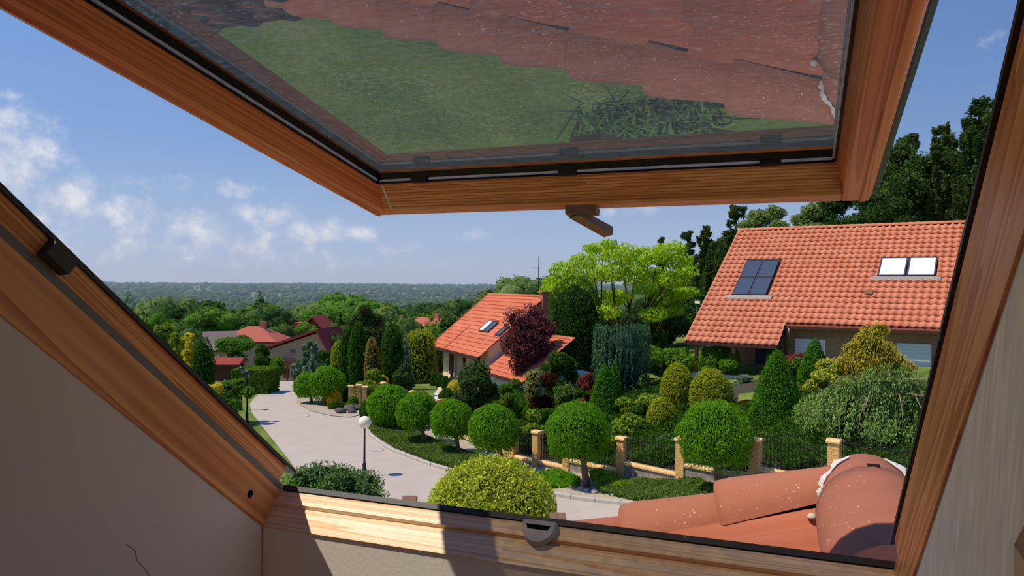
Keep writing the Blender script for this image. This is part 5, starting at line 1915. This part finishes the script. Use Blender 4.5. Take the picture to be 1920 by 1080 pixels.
for (px, yt, d, w, lab) in [(1205, 728, 35, 100, 'feathery green juniper above the clipped yew'), (1185, 770, 31.5, 90, 'feathery juniper arching behind the brick fence'), (1015, 752, 33.5, 120, 'wide lime juniper behind the two globe trees'), (985, 790, 32.0, 80, 'low lime juniper hugging the fence beside the globe tree'), (1130, 800, 30, 90, 'shadowed juniper thicket behind the globe tree by the kerb')]:
    bushy(px, yt, d, w, 'juniper', lab, n=5000, clumps=12, cl=.34, stems=False, leaf2='darkgreen', spread=.5, flat=.7)
dome(1404, 752, 34, 34, 'maroon', 'dark red barberry ball beside the dwarf spruce', n=2000, twig='twig_plum')
cone(1457, 657, 29.5, 112, 'spruce_green', 'tall conical dwarf spruce in front of the brick house', n=11000, pw=.62, lumpa=.08, lumpf=11)
cone(1527, 634, 36, 66, 'spruce_green', 'second conical dwarf spruce before the shuttered window', n=5500, pw=.62)
bushy(1498, 655, 38, 66, 'hedge', 'reddish-green azalea between the two dwarf spruces', n=3000, clumps=8, leaf2='redleaf', stems=False)
bushy(1548, 672, 32.5, 96, 'euonymus', 'yellow variegated euonymus beside the weeping tree', n=6500, clumps=14, cl=.34, stems=False, leaf2='darkgreen')
bushy(1500, 740, 31.0, 60, 'darkgreen', 'dark undergrowth shrub below the variegated euonymus', n=2500, clumps=7, stems=False)


def gold_cypress():
    d = 34.5
    b_, h, r, pm = stand(1622, 606, d, 170)
    p = Plant(nxt())
    e = props(empty('golden_cypress', b_), 'golden thread-leaf cypress with tiered drooping plumes', 'conifer')
    for (px, py, rp) in [(1650, 620, 18), (1625, 622, 14), (1630, 645, 30), (1605, 662, 26), (1655, 665, 30), (1590, 690, 30), (1630, 690, 38), (1680, 682, 26), (1575, 725, 34), (1620, 730, 44), (1660, 720, 34), (1590, 755, 30), (1690, 700, 20), (1705, 688, 12)]:
        c = at(px, py, d + p.rng.uniform(-.6, .6)) - b_
        rr = rp * pm
        p.ball(c, (rr, rr, rr * .8), int(rp * rp * .8) + 60, 2.6 * pm, .25, lumpa=.22, lumpf=5, droop=1.6, spread=.4, core=.72, depth=.3)
    link('foliage', p.mesh('gold_foliage', 'golden', 'twig_gold'), e)
    MB().tube([(0, 0, -.2), (.2, 0, h * .5), (.3, 0, h * .9)], [.12, .08, .03], 7).build('trunk', MAT['bark_dark'], e)


gold_cypress()
weeper(1668, 672, 25.5, 330, 'weep', 'weeping pea tree with pale hanging leaves next to the window frame', 22000, 905, 'weeping_tree', 2.5, .42, 900, dome_=True, branches=7)
bushy(1498, 838, 27.5, 66, 'blue', 'low blue spruce behind the black railing', n=2500, clumps=6, stems=False, twig='twig_blue')
bushy(1245, 842, 29.0, 44, 'yellowleaf', 'low yellow cushion behind the railing', n=1200, clumps=4, stems=False, twig='twig_gold')
bushy(1262, 812, 29.5, 60, 'blue', 'teal juniper behind the fence pillar', n=2000, clumps=6, stems=False, twig='twig_blue')
for k, (px, d, w) in enumerate([(1225, 27.2, 90), (1380, 25.2, 90), (1500, 23.8, 90), (1120, 29.0, 60), (1560, 25.0, 120)]):
    bushy(px, 850 + k % 2 * 8, d, w, 'cover' if k % 2 else 'darkgreen', ['leafy undergrowth behind the railing left of the great globe tree', 'leafy undergrowth behind the railing under the great globe tree', 'pale leafy hedge behind the railing by the clay ridge', 'dark undergrowth behind the railing beside the pebbled globe tree', 'pale undergrowth at the foot of the weeping tree'][k], n=2600, clumps=8, stems=False)
# cloud-pruned pine in front of the porch
b_, h, r, pm = stand(1396, 704, 40, 34)
e = props(empty('bonsai_pine', b_), 'small cloud-pruned pine with flat pads before the porch', 'tree')
p = Plant(nxt())
for (px, py, rp) in [(1396, 709, 16), (1383, 720, 11), (1406, 722, 9)]:
    c = at(px, py, 40) - b_
    p.ball(c, (rp * pm, rp * pm, rp * pm * .4), 700, 1.8 * pm, .3, core=.8)
link('foliage', p.mesh('bonsai_foliage', 'blue', 'twig_blue'), e)
MB().tube([(0, 0, -.1), (.1, 0, h * .4), (-.05, 0, h * .8)], [.07, .05, .03], 6).build('trunk', MAT['bark'], e)

# --- near the own plot
dome(924, 862, 20.0, 244, 'varieg', 'large golden variegated bush just outside the sill', n=17000, name='golden_bush', size=3.4, aspect=.45, lumpa=.07, lumpf=8, twig='twig_gold', spread=.9)
bushy(626, 848, 20.5, 236, 'willow', 'grey-green willow bush beside the globe lamp', n=14000, name='willow_bush', size=4.2, aspect=.3, clumps=20, cl=.38, stems=False, droop=-.8)
bushy(572, 874, 20.0, 120, 'globe', 'bright green low hedge in the corner of the window frame', n=2200, clumps=6, stems=False)

# --- left side of the street
pine(240, 548, 62, 76, 'blue', 'blue-green spruce top peeking over the left frame', n=3500, twig='twig_blue', name='blue_spruce')
for (px, yt, d, w, lf, lab) in [(305, 600, 52, 52, 'thuja_lime', 'olive-gold conifer nearest the left frame'), (332, 606, 50, 40, 'thuja_lime', 'slim gold-tipped conifer in the conifer row'), (356, 620, 48, 40, 'golden', 'bright golden conifer in the conifer row')]:
    bushy(px, yt, d, w, lf, lab, 'conifer', n=3500, name='golden_conifer', clumps=14, cl=.40, aspect=.35, group='conifer row along the left plot', stems=False)
column(381, 631, 47, 42, 'thuja', 'dark columnar thuja closing the conifer row', n=3000, tip=.5)
bushy(400, 706, 36, 40, 'yellowleaf', 'yellow shrub low beside the left window frame', n=1800, clumps=6, stems=False, twig='twig_gold')
bushy(432, 700, 38, 92, 'mid', 'loose green shrubs around the lantern posts', n=4500, clumps=12, cl=.34, stems=False)
bushy(385, 720, 34, 70, 'mid', 'green shrub rising along the left window frame', n=3000, clumps=9, stems=False)
b_, h, r, pm = stand(480, 690, 50, 66)
p = Plant(nxt())
u_ = p.rng.uniform(-1, 1, size=(7000, 3))
ax = p.rng.integers(0, 3, 7000)
sg = np.where(p.rng.random(7000) < .5, -1.0, 1.0)
u_[np.arange(7000), ax] = sg
Nn = np.zeros((7000, 3))
Nn[np.arange(7000), ax] = sg
V_, Q_ = leaves(u_ * [r, 1.2, h / 2] + [0, 0, h / 2], Nn, 2.2 * pm, .5, p.rng)
p.put(V_, Q_, 0)
cb_ = MB().box((-r * .95, -1.12, 0), (r * .95, 1.12, h * .96))
p.put(np.array(cb_.v), np.array(cb_.f), 1)
thing(p.mesh('clipped_hedge', 'hedge'), 'clipped_hedge', b_, 'square clipped hedge block at the bend of the street', 'hedge')
bushy(440, 622, 76, 84, 'mid', 'round green tree in front of the salmon-roofed house', 'tree', n=4500, name='garden_tree', ylow=668, clumps=11)
bushy(430, 646, 66, 70, 'darkgreen', 'dark broad bush left of the red shed', n=2800, clumps=8)
bushy(488, 640, 84, 44, 'darkgreen', 'dark slim tree between the salmon house and the beige house', 'tree', n=2200, name='garden_tree', clumps=7)
bushy(486, 664, 70, 38, 'darkgreen', 'dark rounded bush above the square hedge', n=1800, clumps=6)
bushy(517, 668, 82, 42, 'mid', 'small drooping tree before the beige house entrance', 'tree', n=2000, name='garden_tree', clumps=6, droop=1.2)
pine(582, 640, 78, 76, 'blue', 'silvery spruce in front of the beige house', n=6000, size=3.0, name='silver_spruce', twig='twig_blue')
bushy(612, 650, 70, 50, 'darkgreen', 'dark bush filling the gap beside the silvery spruce', n=2000, clumps=6)

# --- creeping cover, pebbles


def cover(pts, leaf, label, n, hgt=0.28, size=0.06, seed=1):
    poly = [G(*q_) for q_ in pts]
    xy = np.array([(q_.x, q_.y) for q_ in poly])
    rng = np.random.default_rng(seed)
    out = []
    lo, hi = xy.min(0), xy.max(0)
    while len(out) < n:
        c = rng.uniform(lo, hi, size=(4000, 2))
        ins = np.zeros(4000, bool)
        j = len(xy) - 1
        for i in range(len(xy)):
            cond = (xy[i, 1] > c[:, 1]) != (xy[j, 1] > c[:, 1])
            xs = (xy[j, 0] - xy[i, 0]) * (c[:, 1] - xy[i, 1]) / (xy[j, 1] - xy[i, 1] + 1e-9) + xy[i, 0]
            ins ^= cond & (c[:, 0] < xs)
            j = i
        out += list(c[ins])
    c = np.array(out[:n])
    z = gz(c[:, 0], c[:, 1])
    hh = hgt * (0.65 + 0.45 * lump(np.c_[c, 0 * z], 2.2, seed)) * np.sqrt(rng.random(n))
    P = np.c_[c, z + 0.08 + np.maximum(0.02, hh)]
    o0 = Vector((c[:, 0].mean(), c[:, 1].mean(), float(z.mean())))
    N = np.tile([[0, 0, 1.0]], (n, 1))
    V_, Q_ = leaves(P - np.array(o0), N, size, .4, rng, None, .9)
    o = link('ground_cover', np_mesh('ground_cover', V_, Q_, MAT['leaf_' + leaf]))
    o.location = o0
    props(o, label, 'ground cover', kind='stuff')


cover([(690, 810), (712, 797), (742, 800), (790, 822), (850, 845), (905, 866), (905, 890), (860, 886), (800, 868), (735, 842), (700, 820)], 'cover', 'creeping green juniper carpet below the row of globe trees', 26000, seed=3)
cover([(1000, 897), (1045, 893), (1088, 905), (1085, 917), (1020, 921), (980, 915)], 'globe', 'patch of bright creeping juniper left of the pebbles', 6000, seed=4)
cover([(1112, 903), (1165, 912), (1230, 912), (1300, 902), (1345, 922), (1400, 945), (1400, 968), (1300, 960), (1200, 946), (1125, 930)], 'cover', 'dense creeping juniper bed between kerb and brick fence', 26000, seed=5)
cover([(1105, 900), (1150, 905), (1200, 917), (1180, 930), (1120, 924)], 'juniper', 'feathery lime juniper sprays beside the pebbles', 4500, .45, .08, seed=6)


cover([(1040, 868), (1075, 880), (1165, 880), (1290, 885), (1420, 885), (1600, 890), (1760, 880), (1760, 770), (1600, 740), (1480, 745), (1420, 770), (1380, 765), (1340, 740), (1180, 720), (1050, 730), (960, 745), (900, 770), (880, 820), (960, 850)], 'darkgreen', 'mixed dark undergrowth covering the shrubbery behind the brick fence', 70000, .75, .075, seed=8)


def rocks(spots, mat, label, cat, group):
    for k, (px, py, rp) in enumerate(spots):
        c = G(px, py)
        pm_ = c.y / F
        rng = np.random.default_rng(500 + px)
        vs = BV[:] * (1 + 0.22 * lump(BV, 2.5, px)[:, None]) * np.array([rp, rp * .8, rp * .62]) * pm_
        o = link('pebble', np_mesh('pebble', vs, BQ, MAT[mat], smooth=True))
        o.location = c + Vector((0, 0, 0.06 + rp * .3 * pm_))
        o.rotation_euler = (0, 0, float(rng.uniform(0, 6)))
        props(o, label, cat, group)


rocks([(1116, 928, 8), (1150, 934, 5), (1100, 925, 5), (1090, 922, 5), (1212, 943, 5), (1170, 937, 3), (1204, 938, 4)], 'pebble', 'pale boulder lying along the kerb near the globe trees', 'stone', 'pale stones along the kerb')
rocks([(1075, 920, 8), (1062, 918, 6), (1042, 918, 5), (1030, 916, 5), (1020, 916, 5), (1108, 922, 5), (1096, 928, 4)], 'pebble_brown', 'brown cobble at the foot of the pebbled globe tree', 'stone', 'brown stones along the kerb')
rocks([(640, 776, 10), (655, 772, 12), (668, 770, 10), (660, 776, 9), (648, 768, 8), (634, 773, 7)], 'slate_dark', 'dark slate rock heaped at the tip of the gravel island', 'stone', 'slate rocks on the island')

# --- clump of blade leaves and drain post on the own lawn, seen mirrored in the pane
gp = MH @ Vector((-2.6, 11.3, -CAMZ))
b = MB()
for k in range(260):
    a = random.uniform(0, 6.283)
    x, y = random.uniform(-1.15, 1.15), random.uniform(-.5, .5)
    L = random.uniform(.45, .95)
    dx_, dy_ = math.cos(a), math.sin(a)
    w_ = random.uniform(.018, .035)
    pts = [Vector((x, y, 0)), Vector((x + dx_ * L * .35, y + dy_ * L * .35, L * .75)), Vector((x + dx_ * L * .9, y + dy_ * L * .9, L * .7))]
    sd = Vector((-dy_, dx_, 0)) * w_
    b.add([pts[0] - sd, pts[0] + sd, pts[1] + sd, pts[1] - sd, pts[2]], [(0, 1, 2, 3), (3, 2, 4)])
o = b.build('blade_plant', MAT['leaf_blade'])
o.location = gp
o.rotation_euler = (0, 0, -YAW)
props(o, 'clump of long green blade leaves on the lawn, mirrored in the pane', 'plant')

# ------------------------------------------------------------------ woods behind
# tall trees right of and behind the brick house
for (px, yt, d, w, lab) in [(1238, 446, 118, 30, 'slim pine top left of the lime tree crown edge'), (1287, 434, 112, 56, 'pine behind the lime tree, left of the taller pines'), (1322, 424, 108, 70, 'middle pine left of the brick house ridge'), (1378, 388, 98, 104, 'tallest pine left of the brick house ridge'), (1345, 452, 104, 80, 'shorter pine between the two taller ones')]:
    pine(px, yt, d, w, 'pine', lab, n=11000, size=3.6, group='pines left of the brick house', tiers=14, top=.28)
for (px, yt, d, w, lab) in [(1838, 186, 66, 120, 'great pine rising beside the right window frame'), (1765, 236, 70, 90, 'pine crown left of the great pine'), (1700, 252, 74, 80, 'pine top showing beside the sash corner')]:
    pine(px, yt, d, w, 'pine', lab, n=20000, size=4.0, group='pines behind the brick house', tiers=14, ylow=430, top=0.4)
for (px, yt, d, w, lf, lab) in [(1440, 384, 92, 110, 'forest_pale', 'pale birch crown behind the brick house ridge'), (1530, 372, 90, 120, 'forest_pale', 'second pale birch crown behind the ridge'), (1600, 300, 76, 150, 'forest_dark', 'dark oak crown under the sash corner'), (1700, 268, 72, 180, 'forest', 'big oak crown right of the sash corner'), (1790, 300, 72, 150, 'forest_dark', 'dark oak crown beside the right frame'), (1650, 350, 70, 160, 'forest_dark', 'low dark oak crown just above the ridge')]:
    bushy(px, yt, d, w, lf, lab, 'tree', n=8500, name='forest_tree', size=2.7, clumps=16, cl=.36, group='deciduous trees behind the brick house', ylow=480)
for (px, yt, d, w, lab) in [(1255, 575, 62, 110, 'dark thicket under the lime tree'), (1305, 560, 66, 70, 'dark thicket beside the brick house verge'), (1210, 600, 58, 90, 'shadowed thicket behind the weeping cypress'), (1290, 520, 80, 70, 'dark spruce thicket between lime tree and brick house')]:
    bushy(px, yt, d, w, 'forest_dark', lab, n=4500, clumps=10, stems=False, size=2.8)
bushy(1150, 556, 72, 130, 'forest_dark', 'dark thicket glimpsed through the branches of the lime tree', n=4500, clumps=10, stems=False, size=2.8)
bushy(1215, 545, 78, 130, 'forest_dark', 'dark tree crown glimpsed behind the lime tree boughs', n=4500, clumps=10, stems=False, size=2.8)
bushy(890, 532, 90, 66, 'olive', 'loose olive birch rising behind the cream house verge', 'tree', n=3500, name='birch_tree', clumps=12, cl=.34, core=.5)
bushy(850, 580, 84, 90, 'forest', 'leafy tree behind the verge of the cream house', 'tree', n=3500, name='forest_tree', clumps=10)

# shared crowns for the valley wood


def crown_mesh(seed, kind):
    p = Plant(seed)
    rng = p.rng
    if kind == 'pine':
        p.revolve(lambda t: (1 - t) ** .8 * (0.7 + 0.3 * abs(math.sin(t * 14))), 1.0, 0.30, 1100, .028, .35, .25, 7.0, up=.3)
    else:
        for k in range(11):
            u_ = unit(1, rng)[0] * rng.uniform(.4, 1) ** .5
            p.ball((u_[0] * .30, u_[1] * .30, .60 + u_[2] * .26), np.array([.20, .20, .17]) * rng.uniform(.8, 1.2), 150, .030, .55, lumpa=.2, spread=.9, core=.85, depth=.3)
        p.ball((0, 0, .38), (.26, .26, .34), 120, .03, .5, core=.9)
    return p


CROWN = []
for i, (k, lf) in enumerate([('d', 'forest'), ('d', 'forest_dark'), ('d', 'mid'), ('d', 'forest_pale'), ('pine', 'forest_dark'), ('d', 'forest')]):
    CROWN.append(crown_mesh(900 + i, k).mesh('valley_crown', lf, 'leaf_' + lf))
TRK = MB().tube([(0, 0, -.1), (0, 0, .5)], [.03, .02], 6).mesh('valley_trunk', MAT['bark_dark'])


KIND = ['mid green leafy tree standing in the valley wood', 'dark green leafy tree standing in the valley wood', 'fresh green leafy tree standing in the valley wood', 'pale green leafy tree standing in the valley wood', 'dark pointed conifer standing in the valley wood', 'broad green leafy tree standing in the valley wood']


def valley_tree(x, y, h, k, label=None, wd=1.0):
    label = label or KIND[k]
    e = props(empty('valley_tree', (x, y, float(gz(x, y)))), label, 'tree', 'trees of the valley wood')
    e.rotation_euler = (0, 0, random.uniform(0, 6.28))
    e.scale = (h * wd, h * wd, h)
    link('crown', CROWN[k], e)
    return e


# the nearest crowns, placed as in the picture
near_trees = [(492, 560, 128, 92, 1, 'dark broad tree above the salmon-roofed house'), (545, 572, 135, 80, 0, 'green tree between the dark tree and the red gable'), (395, 572, 140, 110, 2, 'wide fresh green tree above the grey roof'), (345, 590, 120, 80, 0, 'green tree over the golden conifers'), (300, 582, 125, 70, 2, 'fresh green tree behind the olive-gold conifer'), (600, 575, 138, 90, 2, 'fresh green tree directly behind the red gable'), (640, 590, 118, 70, 0, 'green tree right of the red gable'), (720, 562, 110, 66, 3, 'pale rounded tree behind the tall thuja spire'), (755, 576, 105, 80, 0, 'green tree right of the pale rounded tree'), (690, 585, 125, 70, 1, 'dark tree half hidden by the shaggy pine'), (665, 572, 150, 80, 2, 'fresh green tree left of the shaggy pine'), (570, 600, 118, 60, 2, 'small tree touching the red gable'), (520, 590, 116, 60, 0, 'green tree above the beige house roof edge'), (800, 572, 128, 80, 1, 'dark tree behind the olive conifer'), (840, 560, 135, 70, 0, 'green tree left of the loose olive birch'), (440, 585, 150, 80, 1, 'dark tree behind the salmon-roofed house'), (365, 600, 105, 60, 0, 'small green tree above the dark columnar thuja'), (820, 600, 95, 50, 2, 'small fresh tree at the cream house verge'), (632, 610, 105, 50, 0, 'small tree beside the columnar thujas'), (545, 610, 118, 40, 0, 'small tree peeping over the solar panel'), (860, 548, 150, 60, 1, 'dark tree crown left of the birch top'), (780, 600, 112, 50, 0, 'small tree beside the grey gable roof'), (250, 590, 110, 80, 1, 'dark tree at the edge of the left frame')]
for (px, yt, d, w, k, lab) in near_trees:
    b_, h, r, pm = stand(px, yt, d, w)
    valley_tree(b_.x, b_.y, h, k, lab, wd=min(1.6, max(.7, 2 * r / (h * .85))))
n_ = 0
rs_ = np.random.default_rng(5)
while n_ < 250:
    r_ = 150 + 260 * rs_.random() ** 1.0
    a = R(rs_.uniform(-33, 6))
    x, y = r_ * math.sin(a), r_ * math.cos(a)
    valley_tree(x, y, float(rs_.uniform(9, 15)), int(rs_.integers(0, 6)), wd=float(rs_.uniform(.9, 1.25)))
    n_ += 1
# trees on the slope right of the brick house (behind the window frame from here)
for (x, y, h, k) in [(34, 38, 11, 1), (39, 46, 13, 0), (45, 52, 12, 1), (42, 40, 12, 5), (50, 44, 13, 1), (55, 56, 14, 0), (48, 62, 13, 4), (60, 66, 14, 1), (53, 74, 13, 5), (64, 52, 14, 0), (33, 31, 8, 2), (40, 33, 10, 1)]:
    valley_tree(x, y, h, k, 'oak of the wood on the slope right of the brick house', wd=1.2)
# the wood beyond: one mass of crowns out to the horizon
NV = 11500
a = np.radians(rs_.uniform(-38, 32, NV))
r_ = 360 * (5200 / 360) ** (rs_.random(NV) ** 0.8)
x, y = r_ * np.sin(a), r_ * np.cos(a)
z = gz(x, y)
h = rs_.uniform(8, 13, NV) * (1 + .3 * np.sin(x / 90) * np.sin(y / 140))
bv, bq = blob_verts(5, 7)
jit = rs_.uniform(.8, 1.2, size=(NV, len(bv), 1))
sc = np.stack([h * .42 * (1 + r_ / 3000), h * .42 * (1 + r_ / 3000), h * .55], 1)[:, None, :]
V_ = bv[None] * sc * jit + np.stack([x, y, z + h * .45], 1)[:, None, :]
Q_ = (bq[None] + (np.arange(NV) * len(bv))[:, None, None]).reshape(-1, 4)
o = link('forest', np_mesh('forest', V_.reshape(-1, 3), Q_, MAT['leaf_forest']))
props(o, 'endless mixed wood filling the valley to the horizon', 'forest', kind='stuff')

# summer haze over the valley
mt, t = newmat('haze_air')
vol = t.n('ShaderNodeVolumeScatter', i={0: (0.62, 0.78, 1.0, 1), 'Density': 0.00016, 'Anisotropy': 0.2})
t.n('ShaderNodeOutputMaterial', i={1: vol.outputs[0]})
o = MB().box((-4500, 130, -60), (4500, 6400, 110)).build('haze', mt)
props(o, 'thin blue summer haze lying over the wooded valley', 'haze', kind='stuff')

# ------------------------------------------------------------------ small street things
c = G(479, 728)
o = MB().lathe([(0.16, 0), (0.16, 0.55), (0.19, 0.58), (0.17, 0.64), (0.05, 0.68)], 12).build('bollard', MAT['kerb_concrete'])
o.location = c
props(o, 'stubby grey bollard on the verge by the square hedge', 'bollard')
for (px, lab) in ((535, 'red-brown gate post left of the beige house steps'), (550, 'red-brown gate post right of the beige house steps')):
    c = G(px, 700)
    o = MB().box((-0.25, -0.25, -0.3), (0.25, 0.25, 1.5)).box((-0.32, -0.32, 1.5), (0.32, 0.32, 1.62)).build('gate_post', MAT['chimney_brick'])
    o.location = c
    props(o, lab, 'gate post')
b_, h, r, pm = stand(1306, 568, 52.0, 10)
e = props(empty('floodlight', b_), 'white floodlight on a thin pole at the verge of the orange roof', 'floodlight')
MB().tube([(0, 0, -0.2), (0, 0, h)], 0.03, 6).build('pole', MAT['grey_rail'], e)
MB().box((-0.14, -0.22, h - 0.02), (0.14, 0.12, h + 0.14)).extrude([(-0.22, h + 0.0), (-0.32, h - 0.06), (-0.32, h - 0.02), (-0.22, h + 0.12)], 0, -0.12, 0.12).build('lamp_head', MAT['white_paint'], e)
